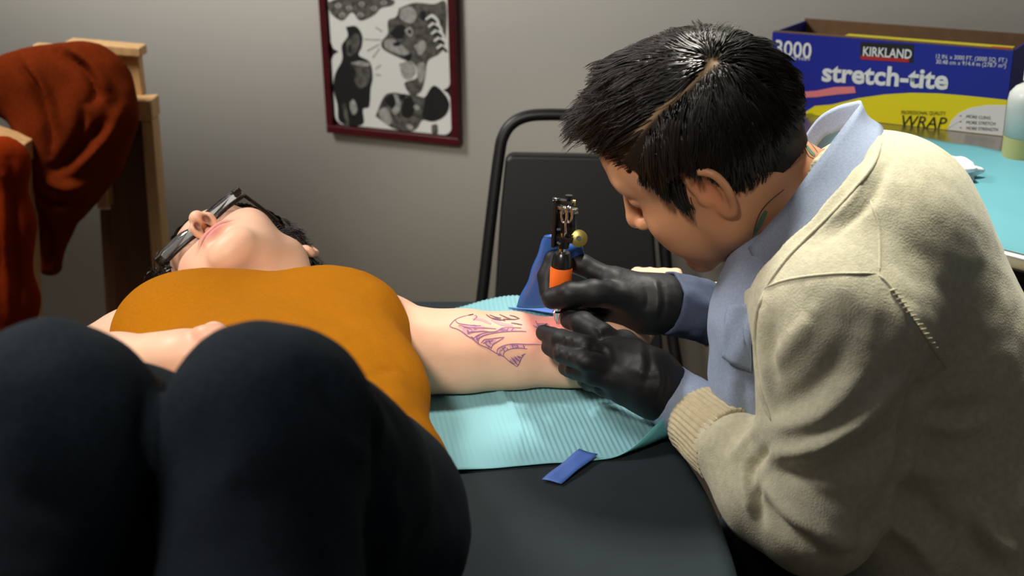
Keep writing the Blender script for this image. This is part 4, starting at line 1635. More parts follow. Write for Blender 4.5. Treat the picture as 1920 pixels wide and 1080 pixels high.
# opening for the neck and open front
kf.cone(at(1582, 350, 1.295), at(1380, 400, 1.28), .056, .085, k=.01, sub=True)
kf.cone(at(1440, 470, 1.25), at(1370, 720, 1.27), .045, .062, k=.012, sub=True)
kf.cone(at(1370, 720, 1.27), at(1365, 860, 1.26), .055, .05, k=.012, sub=True)
mid_e = [(np.asarray(a) * .55 + np.asarray(b) * .45) + np.array([-.010, -.006, .006]) for a, b in zip(fold_e, fall_e)]
kf.chain(mid_e, [.027, .027, .027, .027, .026, .023, .019, .017, .018, .02, .022, .024, .026], k=.006, kin=.004, sub=True)
V, Q = kf.mesh(2)
b_ = bvh_of(V, Q)
folds = [
    ([(1742, 700), (1712, 780), (1692, 880), (1655, 960), (1610, 1030)], .016, -.016),
    ([(1450, 858), (1530, 842), (1600, 800), (1660, 740), (1700, 690)], .013, .008),
    ([(1445, 800), (1520, 790), (1580, 750), (1630, 690)], .013, .005),
    ([(1450, 885), (1540, 880), (1620, 850), (1685, 800)], .014, -.006),
    ([(1440, 770), (1500, 745), (1560, 690), (1600, 620)], .016, -.004),
    ([(1440, 700), (1480, 650), (1520, 590)], .014, .004),
    ([(1430, 900), (1480, 960), (1560, 1010), (1620, 1030)], .012, .007),
    ([(1425, 930), (1470, 990), (1540, 1040)], .010, -.007),
    ([(1455, 870), (1520, 920), (1600, 960)], .012, -.004),
    ([(1440, 840), (1410, 870), (1400, 930)], .008, -.007),
    ([(1425, 800), (1390, 840), (1365, 860)], .010, .004),
    ([(1400, 880), (1398, 920), (1410, 960)], .007, .005),
    ([(1420, 900), (1418, 940), (1430, 980)], .006, -.005),
    ([(1845, 760), (1790, 775), (1740, 770)], .012, -.006), ([(1850, 790), (1790, 800), (1735, 790)], .012, .005),
    ([(1690, 870), (1760, 890), (1840, 880)], .018, .005), ([(1680, 910), (1740, 950), (1800, 1020)], .014, -.006), ([(1660, 980), (1720, 1020), (1760, 1075)], .012, .006),
    ([(1830, 960), (1860, 1010), (1905, 1040)], .012, .006), ([(1820, 990), (1840, 1040), (1880, 1075)], .010, -.006),
    ([(1430, 570), (1432, 640), (1440, 720)], .008, .004), ([(1448, 600), (1450, 660), (1455, 720)], .008, -.004),
    ([(1770, 690), (1745, 730), (1700, 745)], .012, -.006), ([(1640, 300), (1600, 370), (1540, 430)], .006, .0025), ([(1668, 300), (1630, 380), (1560, 445)], .005, -.002),
    ([(1500, 560), (1560, 600), (1640, 610)], .03, -.003), ([(1700, 560), (1690, 640), (1660, 700)], .02, .004)]
folds = [(p_, w_ * .8, h_ * 1.5) for p_, w_, h_ in folds]
V = fold(V, Q, b_, folds)
N = normals(V, Q)
V = V + N * (.0009 * vnoise(V, 20, 81) + .0006 * vnoise(V, 60, 82))[:, None]
cardigan = link('cardigan', mesh_np('cardigan', V, Q), M['knit'], artist)
card_bvh = bvh_of(V, Q)
for L, r in (([(1432, 540), (1480, 524), (1560, 514), (1645, 513)], .0016), ([(1645, 513), (1672, 540), (1720, 610), (1775, 692)], .0014),
             ([(1632, 375), (1648, 430), (1650, 512)], .0013), ([(1655, 262), (1630, 320), (1560, 400), (1480, 480), (1432, 545)], .0022), ([(1432, 545), (1416, 620), (1424, 720), (1446, 790)], .0030)):
    P = project(card_bvh, L, 8, -.0002)
    P = P[np.concatenate([[True], np.linalg.norm(np.diff(P, axis=0), axis=1) < .03])] if len(P) else P
    if len(P) > 3:
        tube('seam', P, r * np.clip(np.sin(np.linspace(.05, math.pi - .05, len(P))) * 3, .1, 1), M['knit'], cardigan, 8)
# ladder stitches of the sleeve seam
lad = project(card_bvh, [(1672, 545), (1720, 610), (1765, 680)], 8, .0006)
for i in range(0, len(lad) - 1):
    d = np.array([.004, -.002, .002])
    tube('stitch', [lad[i] - d, lad[i], lad[i] + d], [.0006, .0013, .0006], M['knit'], cardigan, 6)
cuff(at(1316, 790, 1.232), at(1380, 842, 1.165), .0400, .0440, M['rib_knit'], 'ribbed_cuff', cardigan, 91, .004, ribs=44, rib_amp=.0008, seg=264, rows=12, wob=.001)
cuff(at(1330, 590, 1.432), at(1400, 594, 1.44), .0385, .041, M['rib_knit'], 'ribbed_cuff', cardigan, 93, .004, ribs=44, rib_amp=.0008, seg=264, rows=10, wob=.001)

# --- dark trousers
tr = Field((-.05, .86, .03), (.72, 1.5, .76), .008)
tr.ell(PEL + np.array([0, 0, -.06]), (.15, .17, .12), k=.05)
for s, kx in ((1, np.array([.12, 1.02, .56])), (-1, np.array([.14, 1.24, .56]))):
    tr.cone(PEL + LAT * .08 * s, kx, .095, .07, k=.04)
    tr.cone(kx, kx + np.array([.03, 0, -.46]), .07, .052, k=.03)
V, Q = tr.mesh(2)
V = V + normals(V, Q) * (.002 * vnoise(V, 24, 95))[:, None]
link('trousers', mesh_np('trousers', V, Q), M['denim_dark'], artist)
for kx in (np.array([.12, 1.02, .0]), np.array([.14, 1.24, .0])):
    sf_ = Field(kx + np.array([-.16, -.06, -.01]), kx + np.array([.12, .06, .14]), .005)
    sf_.cone(kx + np.array([.05, 0, .045]), kx + np.array([-.09, 0, .034]), .042, .032, k=.02, flat=(np.array([0, 1.0, 0]), .9))
    sf_.cone(kx + np.array([.035, 0, .05]), kx + np.array([.03, 0, .11]), .042, .042, k=.02)
    sf_.cut(kx + np.array([0, 0, .002]), (0, 0, -1), .002)
    V, Q = sf_.mesh(1)
    link('shoe', mesh_np('shoe', V, Q), M['black_vinyl'], artist)
# ------------------------------------------------------------------ the tattooer's hair
M['scalp_hair'] = material('hair_mass', lin(22, 17, 14), .5, col_attr=True, spec=.3)
PL = tfi(HA, project(face_bvh, [(1338, 118), (1296, 160), (1242, 204), (1196, 252), (1156, 302)], 4))     # the parting on the scalp
WH = PL[0]
_o = np.argsort(PL[:, 1])
PART = lambda y: np.interp(y, PL[_o, 1], PL[_o, 0])


def part_dist(P):
    """distance to the parting: from the whorl forward to the hairline"""
    c = SK_C + (PL - SK_C) / np.linalg.norm((PL - SK_C) / SK_R, axis=1)[:, None]
    q = SK_C + (P - SK_C) / np.linalg.norm((P - SK_C) / SK_R, axis=1)[:, None]
    return seg_dist(q, c)[0]


V, Q = shell(HA, .0022, wob=.0006)
pd = part_dist(V)
N = normals(V, Q)
V = V - N * (.0015 * np.exp(-(pd / .005) ** 2))[:, None]
C = np.tile(np.array(lin(22, 17, 14)), (len(V), 1))
C = blend(C, .95 * np.exp(-(pd / .0030) ** 2), lin(150, 124, 90))
C = blend(C, .9 * np.exp(-(np.linalg.norm(V - WH, axis=1) / .008) ** 2), lin(136, 112, 82))
me = mesh_np('hair', tf(HA, V), Q)
put_colour(me, C)
artist_hair = link('hair', me, M['scalp_hair'], artist)
G_LOC = HA_R.T @ np.array([0, 0, -1.0])


def flow_a(p, root, t):
    top = root[:, 0] > PART(root[:, 1])
    rad = root - WH
    rad /= np.linalg.norm(rad, axis=1)[:, None] + 1e-6
    back = np.clip((-.03 - root[:, 1]) / .05, 0, 1)[:, None]
    fr_ = np.clip((root[:, 1] - .02) / .05, 0, 1)[:, None]
    side = np.zeros_like(p) + np.array([-.35, .05, -1.0]) + fr_ * np.array([-.1, -.75, .15])
    side = side * (1 - back * .3) + rad * (.9 + .4 * back)
    topd = np.zeros_like(p) + np.array([.38, .95, .12]) + rad * .45 + G_LOC * (.10 * t)
    rightside = np.clip((root[:, 0] - .035) / .03, 0, 1)[:, None]
    topd = topd * (1 - rightside) + (np.array([.3, .25, -1.0]) + rad * .5) * rightside
    topd = topd * (1 - back * .8) + (rad + np.array([0, -.3, -.6])) * back * .8
    d = np.where(top[:, None], topd, side)
    n = np.stack([vnoise(root + t * .012, 70, 14), vnoise(root + t * .012, 70, 15), vnoise(root + t * .012, 70, 16)], 1)
    n2 = np.stack([vnoise(root + t * .03, 200, 17), vnoise(root + t * .03, 200, 18), vnoise(root + t * .03, 200, 19)], 1)
    return d + n * .38 + n2 * .10


def isfront(r):
    return np.clip((r[:, 1] - .02) / .05, 0, 1) * (r[:, 0] > PART(r[:, 1]))


def len_a(r):
    top = r[:, 0] > PART(r[:, 1])
    b = np.clip((-.02 - r[:, 1]) / .06, 0, 1)
    lowz = np.clip((.05 - r[:, 2]) / .09, 0, 1)
    L = np.where(top, .070 + .016 * isfront(r), .056)
    L = L * (1 - .35 * b) * (1 - .45 * lowz)
    drop = np.clip(r[:, 2] - np.interp(r[:, 1] + .004, HL_Y, HL_Z), 0, 1)
    lim = drop * 1.1 + .004 + .008 * (r[:, 1] < -.03) + .022 * np.clip((r[:, 1] - .035) / .035, 0, 1)
    return np.where(top & (r[:, 0] < .04), L, np.minimum(L, lim))


def off0_a(r):
    lowz = np.clip((.04 - r[:, 2]) / .08, 0, 1)
    w = 1 - np.exp(-(part_dist(r) / .008) ** 2)
    bk = np.clip((-.02 - r[:, 1]) / .04, 0, 1)
    return (.0085 * (1 - .65 * lowz)) * (.6 + .4 * w) * (1 - .35 * bk) + .0015


def off1_a(r):
    top = r[:, 0] > PART(r[:, 1])
    lowz = np.clip((.06 - r[:, 2]) / .08, 0, 1)
    return np.where(top, .013 + .008 * vnoise(r, 50, 6), .007 + .004 * vnoise(r, 60, 7)) * (1 - .8 * lowz) * (1 - .6 * np.clip((-.02 - r[:, 1]) / .04, 0, 1)) + .0015


def mask_a(P, dz=0.0):
    return hair_mask(P, dz) & (part_dist(P) > .0016) & (np.linalg.norm(P - WH, axis=1) > .0030)


P, rt = grow(11000, flow_a, len_a, off0_a, off1_a, 10, 9, .22, mask_a)
g = np.random.default_rng(12)
# gather the strands into wavy locks
gi = g.choice(len(P), 800, replace=False)
near = np.argmin(((rt[:, None, :] - rt[gi][None, :, :]) ** 2).sum(2) + np.where((rt[:, 0] > PART(rt[:, 1]))[:, None] != (rt[gi, 0] > PART(rt[gi, 1]))[None, :], 1.0, 0.0), axis=1)
tt = np.linspace(0, 1, P.shape[1])
Gd = P[gi].copy()
nrm_ = (Gd - SK_C) / SK_R ** 2
nrm_ /= np.linalg.norm(nrm_, axis=2)[..., None]
tan_ = np.gradient(Gd, axis=1)
bin_ = np.cross(tan_, nrm_)
bin_ /= np.linalg.norm(bin_, axis=2)[..., None] + 1e-9
ph = (vnoise(rt[gi], 38, 77) * 5 + g.normal(size=len(gi)) * .35)[:, None]
istop = (rt[gi, 0] > PART(rt[gi, 1]))[:, None]
amp = np.where(istop, .0032, .0009) * tt[None, :]
Gw = Gd + bin_ * (amp * np.sin(2 * math.pi * 1.15 * tt[None, :] + ph))[..., None] + nrm_ * (np.abs(amp) * .6 * np.sin(2 * math.pi * .9 * tt[None, :] + ph * 1.7))[..., None]
P = Gw[near] + (P - Gd[near]) * (1 - .48 * tt ** .8)[None, :, None]
# trim every strand at the hairline (the fringe may stand out in front of the forehead)
hl = np.interp(P[..., 1], HL_Y, HL_Z) - .005 - .010 * g.random((len(P), 1))
ok = (P[..., 2] > hl) | ((P[..., 1] > .092) & (P[..., 2] > .085))
ok[:, 0] = True
last = np.argmin(ok, axis=1)
last = np.where(ok.all(1), P.shape[1] - 1, np.maximum(last - 1, 0))
ii = np.minimum(np.arange(P.shape[1])[None, :], last[:, None])
P = P[np.arange(len(P))[:, None], ii] + (np.arange(P.shape[1])[None, :, None] - ii[..., None]) * 1e-5
strands('hair_strands', tf(HA, P.reshape(-1, 3)).reshape(P.shape), np.linspace(.00075, .00022, 10)[None, :] * g.uniform(.7, 1.3, (len(P), 1)), M['hair'], artist_hair)
# loose fringe standing off the forehead
R0 = rt[(rt[:, 1] > .045) & (rt[:, 2] > .085) & (rt[:, 0] > -.022)][:600]
F0 = []
for r in R0:
    d = np.array([g.uniform(0, .5), .95, .70]) + g.normal(size=3) * .12
    pts = [r + np.array([0, .004, .006])]
    for i in range(9):
        d = d / np.linalg.norm(d) + G_LOC * .10 + g.normal(size=3) * .05
        pts.append(pts[-1] + d / np.linalg.norm(d) * g.uniform(.004, .0068))
    F0.append(pts)
F0 = np.array(F0)
strands('hair_strands', tf(HA, F0.reshape(-1, 3)).reshape(F0.shape), np.linspace(.0007, .0002, 10), M['hair'], artist_hair)
# neck tattoo
M['neck_ink'] = material('green_tattoo_ink', lin(92, 128, 104), .6)
M['neck_line'] = material('dark_tattoo_ink', lin(60, 62, 52), .6)
neck_lines = [([(1512, 272), (1520, 285), (1528, 292)], .0030, 'neck_ink'), ([(1511, 262), (1508, 275), (1516, 292), (1526, 297)], .0005, 'neck_line'), ([(1513, 262), (1524, 274), (1533, 286)], .0005, 'neck_line'),
              ([(1436, 395), (1426, 415), (1414, 440)], .0032, 'neck_ink'), ([(1470, 355), (1440, 380), (1422, 405), (1410, 445)], .0006, 'neck_line')]
for L, w, m in neck_lines:
    V, Q = ribbon(face_bvh, L, w, .0004)
    if V is not None:
        link('neck_tattoo', mesh_np('neck_tattoo', V, Q), M[m], artist_body, False)

# ================================================================== tattoo machine in the far hand
M['machine_black'] = material('black_enamel', lin(18, 18, 19), .28, spec=.6)
M['orange_grip'] = material('orange_grip_wrap', lin(232, 104, 24), .6, bump=(400, .3, .001))
M['brass'] = material('olive_brass', lin(128, 116, 60), .35, metal=.6)
M['clear_plastic'] = material('blue_plastic_sleeve', lin(46, 92, 168), .35, spec=.6)
MF = 1.376


def mp(px, py, d=0.0):
    return at(px, py, MF + d)


mach = thing('tattoo_machine', mp(1043, 606), 'black tattoo machine with orange grip held upright in gloved hand', 'tattoo machine')
AXm = mp(1056, 372) - mp(1043, 606)
AXm /= np.linalg.norm(AXm)


def mcyl(name, a, b, prof, mat, seg=24, par=None):
    a, b = np.asarray(a), np.asarray(b)
    L = np.linalg.norm(b - a)
    return lathe(name, [(r, t * L) for t, r in prof], a, b - a, mat, par or mach, seg)


mcyl('needle', mp(1043, 607), mp(1044, 590), [(0, .0004), (1, .0010)], M['chrome'], 8)
mcyl('needle_tube', mp(1043.5, 602), mp(1048, 548), [(0, .0022), (.12, .0036), (.25, .0046), (.33, .0058), (.38, .0044), (.5, .0060), (1, .0060)], M['chrome'])
mcyl('grip', mp(1048, 560), mp(1053, 498), [(0, .0085), (.1, .0118), (.9, .0128), (1, .0118)], M['orange_grip'], 32)
mcyl('grip_collar', mp(1053, 500), mp(1054.5, 473), [(0, .0122), (.2, .0118), (.8, .0106), (1, .0085)], M['machine_black'], 32)
mcyl('back_tube', mp(1054, 476), mp(1056, 436), [(0, .0045), (1, .0045)], M['chrome'])
mcyl('tube_vise', mp(1055, 464), mp(1056, 446), [(0, .0070), (.5, .0078), (1, .0070)], M['machine_black'])
Rm = np.stack([np.cross(AXm, -WN) / np.linalg.norm(np.cross(AXm, -WN)), np.cross(AXm, np.cross(AXm, -WN)) / np.linalg.norm(np.cross(AXm, np.cross(AXm, -WN))), AXm], 1)
for px, py, sx, sy, sz in ((1042, 418, .0042, .012, .056), (1058, 447, .022, .012, .006), (1062, 379, .020, .009, .0045)):
    box('frame_bar', mp(px, py), (sx, sy, sz), M['machine_black'], mach, Rm, .001)
for px, d in ((1055, .004), (1069, .004)):
    mcyl('coil', mp(px, 440, d), mp(px + 2, 398, d), [(0, .0082), (.06, .0082), (.07, .0070), (.93, .0070), (.94, .0082), (1, .0082)], M['machine_black'])
mcyl('coil_core', mp(1057, 398, .003), mp(1057.5, 390, .003), [(0, .004), (1, .004)], M['chrome'])
mcyl('coil_core', mp(1071, 398, .003), mp(1071.5, 390, .003), [(0, .004), (1, .004)], M['chrome'])
box('armature_bar', mp(1062, 391, -.004), (.026, .007, .004), M['steel'], mach, Rm, .0008)
for dx in (0, 9):
    th_ = np.linspace(0, 2 * math.pi, 24, endpoint=False)
    c = mp(1058 + dx, 403, -.014)
    tube('spring_loop', [c + Rm[:, 0] * .0034 * math.cos(t) + AXm * .0085 * math.sin(t) for t in th_], .0014, M['chrome'], mach, 8, True)
tube('contact_spring', smooth_line([mp(1061, 440, -.012), mp(1060, 420, -.013), mp(1063, 400, -.012), mp(1066, 386, -.008)], 5), .0013, M['chrome'], mach, 8)
mcyl('contact_post', mp(1066, 388), mp(1067, 366), [(0, .0024), (.7, .0024), (.72, .0042), (1, .0042)], M['machine_black'], 16)
mcyl('binding_knob', mp(1036, 377), mp(1046, 377), [(0, .0040), (.5, .0046), (1, .0036)], M['machine_black'], 16)
mcyl('contact_screw', mp(1060, 379, -.003), mp(1079, 380, -.003), [(0, .0014), (.7, .0014), (.72, .0034), (1, .0034)], M['brass'], 16)
cvec = CAM - mp(1085, 447)
cvec /= np.linalg.norm(cvec)
mcyl('thumb_screw', mp(1085, 447, .002), mp(1085, 447, .002) + cvec * .007, [(0, .0085), (.1, .0100), (.9, .0100), (1, .0088)], M['brass'], 28)
mcyl('screw_head', mp(1085, 447, .002) + cvec * .0068, mp(1085, 447, .002) + cvec * .0088, [(0, .0030), (1, .0024)], M['chrome'], 16)
mcyl('screw_shaft', mp(1058, 448), mp(1085, 447, .002), [(0, .0018), (1, .0018)], M['chrome'], 12)
for px, py in ((1046, 430), (1049, 430), (1046, 455), (1049, 457)):
    mcyl('frame_screw', mp(px, py, -.007), mp(px, py, -.010), [(0, .0016), (1, .0014)], M['chrome'], 12)
# blue sleeve of the power cord
V, Fc = [], []
cl = smooth_line([mp(1036, 442, .03), mp(1030, 470, .035), mp(1022, 505, .045), mp(1012, 540, .06), mp(1000, 575, .075)], 6)
n = len(cl)
for i, c in enumerate(cl):
    w = .010 + .012 * (i / n)
    for k in range(12):
        a = 2 * math.pi * k / 12
        V.append(c + np.array([w * math.cos(a) * (1 + .05 * math.sin(i * .7)), .006 * math.sin(a), 0]))
for i in range(n - 1):
    for k in range(12):
        l = (k + 1) % 12
        Fc.append([i * 12 + k, i * 12 + l, (i + 1) * 12 + l, (i + 1) * 12 + k])
Fc.append(list(range(12)))
Fc.append([(n - 1) * 12 + k for k in range(12)])
cs = thing('cord_sleeve', cl[-1], 'blue plastic cord sleeve hanging behind the tattoo machine', 'cord sleeve')
link('sleeve', mesh_np('sleeve', np.array(V), Fc), M['clear_plastic'], cs)
cl2 = smooth_line([mp(1092, 462, .03), mp(1078, 466, .03), mp(1066, 474, .03), mp(1060, 500, .035)], 5)
V2, F2 = tube_arr(cl2, np.linspace(.009, .012, len(cl2)), 10)
link('sleeve_end', mesh_np('sleeve_end', V2, F2), M['clear_plastic'], cs)
# ================================================================== steel instrument trolley
CZ = .92
LC = np.array([.17, 1.80, CZ])
CD = np.array([.653, -.757, 0])
CD /= np.linalg.norm(CD)
CN = np.array([-CD[1], CD[0], 0])
CW, CDp = 1.05, .70
Rc = np.stack([CD, CN, UP], 1)
cart = thing('instrument_trolley', (LC + CD * CW / 2 + CN * CDp / 2) * np.array([1, 1, 0]), 'steel topped instrument trolley behind the tattooer', 'trolley')


def cp(a, b, z=0.0):
    return LC + CD * a + CN * b + UP * z


box('tray_top', cp(CW / 2, CDp / 2, -.006), (CW, CDp, .012), M['steel'], cart, Rc, .002)
tube('edge_rail', [cp(.0, 0, -.006), cp(CW / 2, 0, -.006), cp(CW, 0, -.006)], .010, M['steel'], cart, 14)
for a in (.0, CW):
    tube('edge_rail', [cp(a, 0, -.006), cp(a, CDp / 2, -.006), cp(a, CDp, -.006)], .010, M['steel'], cart, 14)
for a, b in ((.19, .03), (.95, .03), (.19, .62), (.95, .62)):
    q = cp(a, b)
    tube('leg', [np.array([q[0], q[1], .06]), np.array([q[0], q[1], .5]), np.array([q[0], q[1], CZ - .012])], .011, M['chrome'], cart, 14)
    lathe('castor', [(.004, 0), (.022, .004), (.024, .016), (.022, .030), (.010, .034), (.008, .06)], np.array([q[0], q[1], 0]), UP, M['black_metal'], cart, 20)
box('lower_tray', cp(.57, .325, -.60), (.78, .60, .012), M['steel'], cart, Rc, .002)
box('back_panel', cp(.57, .62, -.30), (.76, .006, .5), M['black_metal'], cart, Rc, .001)

# aqua sheet on the trolley
na, nb = 50, 40
SHD = float(np.dot(atz(1800, 286, CZ - TABLE_Z) - LC, CN))
Aa, Bb = np.meshgrid(np.linspace(.12, CW - .02, na), np.linspace(.002, SHD, nb), indexing='ij')
q = np.stack([Aa.ravel(), Bb.ravel(), 0 * Aa.ravel()], 1)
hgt = .003 + np.maximum(.004 * vnoise(q, 9, 61) + .0018 * vnoise(q, 25, 62), -.0015)
e = np.clip((Bb.ravel() - SHD + .06) / .06, 0, 1) * (.006 + .006 * vnoise(q, 16, 63))
bshift = .04 * vnoise(q * np.array([1, 0, 1]), 7, 64) * (Bb.ravel() / SHD) * .5
V = LC + CD * Aa.ravel()[:, None] + CN * (Bb.ravel() + bshift)[:, None] + UP * (hgt + np.maximum(e, 0))[:, None]
idx = np.arange(na * nb).reshape(na, nb)
Q = np.stack([idx[:-1, :-1], idx[1:, :-1], idx[1:, 1:], idx[:-1, 1:]], -1).reshape(-1, 4)
M['sheet'] = material('aqua_sheet', lin(86, 146, 156), .5, spec=.4)
sh2 = link('protective_sheet', mesh_np('protective_sheet', V, Q), M['sheet'])
md = sh2.modifiers.new('thickness', 'SOLIDIFY')
md.thickness = .0008
tag(sh2, 'smooth aqua sheet covering the steel trolley top', 'sheet')

# crumpled tissue
tc_ = atz(1792, 322, CZ - TABLE_Z + .012)
bm = bmesh.new()
bmesh.ops.create_icosphere(bm, subdivisions=4, radius=.032)
P = np.array([v.co for v in bm.verts])
r = 1 + .35 * vnoise(P, 60, 71) - .25 * np.abs(vnoise(P, 110, 72))
for v, k in zip(bm.verts, r):
    v.co = Vector((v.co.x * k * 1.2, v.co.y * k * 1.0, max(v.co.z * k * .55, -.010)))
bmesh.ops.translate(bm, verts=bm.verts, vec=Vector(tc_ + np.array([-.008, 0, .002])))
M['tissue'] = material('white_tissue', lin(236, 234, 238), .85, spec=.2, bump=(200, .3, .001))
tag(bm_mesh('paper_tissue', bm, M['tissue'], None), 'crumpled white paper tissue on the aqua sheet', 'tissue')

# ------------------------------------------------------------------ food wrap carton
BD = np.array([.84, -.545, 0])
BD /= np.linalg.norm(BD)
BN = np.array([-BD[1], BD[0], 0])           # away from the viewer
B1 = atz(1881, 256, CZ - TABLE_Z)
dtop = ray(1906, 96)
# height from the top right corner, measured on the front face plane
Pt = onplane(1906, 96, B1, -BN)
BH = Pt[2] - CZ
Pl = onplane(1448, 64, B1, -BN)
BW = np.dot(B1 - Pl, BD) + .0
BDP = .15
carton = thing('wrap_carton', B1 - BD * BW / 2 + BN * BDP / 2, 'blue and yellow carton of stretch wrap, top open, against the wall', 'box')
M['carton_blue'] = material('carton_blue_print', lin(28, 40, 148), .45, spec=.4)
M['carton_yellow'] = material('carton_yellow_print', lin(232, 218, 14), .45)
M['carton_white'] = material('carton_white_print', lin(226, 228, 226), .5)
M['carton_black'] = material('carton_black_print', lin(26, 24, 24), .5)
M['carton_red'] = material('carton_red_print', lin(176, 34, 34), .5)
M['carton_pink'] = material('carton_pink_print', lin(226, 128, 130), .5)
M['cardboard'] = material('brown_cardboard', lin(112, 84, 56), .8, noise=(60, .1, ONE))
M['film'] = material('clear_film_roll', lin(196, 176, 84), .25, spec=.6)
Rb_ = np.stack([BD, BN, UP], 1)


def bp(u, v, off=0.0, dep=0.0):
    """carton front: u from the left 0..BW, v from the bottom, off towards the viewer"""
    return B1 - BD * (BW - u) + UP * v - BN * off + BN * dep


wt = .003
box('front_panel', bp(BW / 2, BH / 2, 0, wt / 2), (BW, wt, BH), M['carton_blue'], carton, Rb_, .0006)
box('back_panel', bp(BW / 2, (BH + .004) / 2, 0, BDP - wt / 2), (BW, wt, BH + .004), M['cardboard'], carton, Rb_, .0006)
for u in (wt / 2, BW - wt / 2):
    box('end_panel', bp(u, BH / 2, 0, BDP / 2), (wt, BDP - 2 * wt, BH), M['carton_blue'], carton, Rb_, .0006)
box('bottom_panel', bp(BW / 2, wt / 2, 0, BDP / 2), (BW - 2 * wt, BDP - 2 * wt, wt), M['cardboard'], carton, Rb_, .0004)
box('top_flap', bp(BW / 2 + .05, BH - .003, 0, .032), (BW - .12, .050, .002), M['carton_yellow'], carton, Rb_, .0004)
box('cutter_strip', bp(BW / 2, BH + .001, 0, .006), (BW - .002, .010, .0018), M['cardboard'], carton, Rb_, .0004)
box('red_tab', bp(BW - .02, BH + .0022, 0, .007), (.028, .009, .0012), M['carton_red'], carton, Rb_, .0003)
ra = .045
tube('film_roll', [bp(.02, ra + wt + .004, 0, .095), bp(BW / 2, ra + wt + .004, 0, .095), bp(BW - .02, ra + wt + .004, 0, .095)], ra, M['film'], carton, 28)


def flat(name, uv, mat, off, thick=.0003):
    return prism(name, [bp(u, v, off) for u, v in uv], thick, mat, carton, -BN)


def cpix(px, py):
    q = onplane(px, py, B1, -BN) - bp(0, 0)
    return np.dot(q, BD), q[2]


def cz(L):
    return [cpix(*p) for p in L]


# yellow field with an arched top, white field at the lower right, white disc at the left
ytop = [cpix(1560 + (1890 - 1560) * t, y) for t, y in ((0, 196), (.15, 184), (.3, 177), (.45, 174), (.6, 175), (.75, 179), (.9, 184))]
yb0 = cpix(1560, 215)[0]
flat('yellow_field', [(yb0 - .05, .0006)] + [(BW - .0006, .0006), (BW - .0006, cpix(1893, 188)[1])] + ytop[::-1] + [(yb0 - .03, cpix(1540, 200)[1])], M['carton_yellow'], .0003)
wf = [cpix(*p) for p in ((1776, 243), (1784, 226), (1798, 212), (1820, 202), (1850, 197), (1884, 197))]
flat('white_field', [(wf[0][0] - .002, .0012), (BW - .0008, .0012), (BW - .0008, wf[-1][1])] + wf[::-1], M['carton_white'], .0006)
dc = cpix(1480, 176)
flat('white_disc', [(dc[0] + .022 * math.cos(a), dc[1] + .026 * math.sin(a)) for a in np.linspace(0, 2 * math.pi, 28, endpoint=False)], M['carton_white'], .0006)
pk = [(1492, 173), (1530, 170), (1565, 163), (1602, 162), (1605, 174), (1570, 177), (1530, 182), (1494, 183)]
flat('pink_banner', cz(pk)[::-1], M['carton_pink'], .0009)
flat('black_plate', cz([(1614, 79), (1613, 111), (1712, 118), (1713, 84)]), M['carton_black'], .0006)
flat('red_stripe', cz([(1614, 104), (1614, 111), (1704, 117), (1705, 110)]), M['carton_red'], .0009)


def lettering(txt, px0, py0, px1, py1, hpx, mat, bold=0.0, off=.0010, shear=0.0):
    """flat lettering: baseline from pixel (px0,py0) to (px1,py1), cap height hpx pixels"""
    cu = bpy.data.curves.new('lettering', 'FONT')
    cu.body = txt
    cu.size = 1.0
    cu.offset = bold
    cu.shear = shear
    cu.resolution_u = 3
    to = bpy.data.objects.new('lettering', cu)
    COL.objects.link(to)
    dg = bpy.context.evaluated_depsgraph_get()
    dg.update()
    me = bpy.data.meshes.new_from_object(to.evaluated_get(dg))
    bpy.data.objects.remove(to)
    n = len(me.vertices)
    co = np.empty(n * 3, dtype=np.float32)
    me.vertices.foreach_get('co', co)
    co = co.reshape(-1, 3)
    w0, w1 = co[:, 0].min(), co[:, 0].max()
    a, b = np.array(cpix(px0, py0)), np.array(cpix(px1, py1))
    t = cpix(px0, py0 - hpx)
    hh = t[1] - a[1]
    cap = .70
    d = b - a
    X = []
    for x, y, z in co:
        s = (x - w0) / (w1 - w0)
        uv = a + d * s + np.array([0, 1]) * (y / cap * hh)
        X.append(bp(uv[0], uv[1], off))
    me.vertices.foreach_set('co', np.array(X, dtype=np.float32).ravel())
    me.update()
    me.materials.clear()
    return link('lettering', me, mat, carton, False)


lettering('3000', 1453, 103, 1521, 110, 29, M['carton_white'], .015)
lettering('SQUARE FEET', 1455, 109, 1520, 114, 5, M['carton_white'], .0)
lettering('KIRKLAND', 1618, 104, 1709, 110, 17, M['carton_white'], .018)
lettering('stretch-tite', 1541, 151, 1777, 167, 34, M['carton_white'], .03)
lettering('12 IN. x 3000 FT. (3000 SQ. FT.)', 1755, 109, 1888, 117, 8, M['carton_white'], .0)
lettering('30.48 cm x 914.4 m (278.7 m²)', 1755, 119, 1886, 127, 8, M['carton_white'], .0)
lettering('PROFESSIONAL QUALITY', 1690, 214, 1773, 216, 7, M['carton_black'], .0)
lettering('WRAP', 1690, 237, 1774, 242, 22, M['carton_black'], .0, shear=.2)
for i, t in enumerate(('MORE CLING', 'MORE STRETCH', 'MORE STRENGTH')):
    x1 = (1857, 1866, 1871)[i]
    lettering(t, 1812, 221 + i * 11, x1, 224 + i * 11, 6, M['carton_black'], 0)
    lettering('•', 1799, 220 + i * 11, 1803, 220 + i * 11, 6, M['carton_red'], 0)

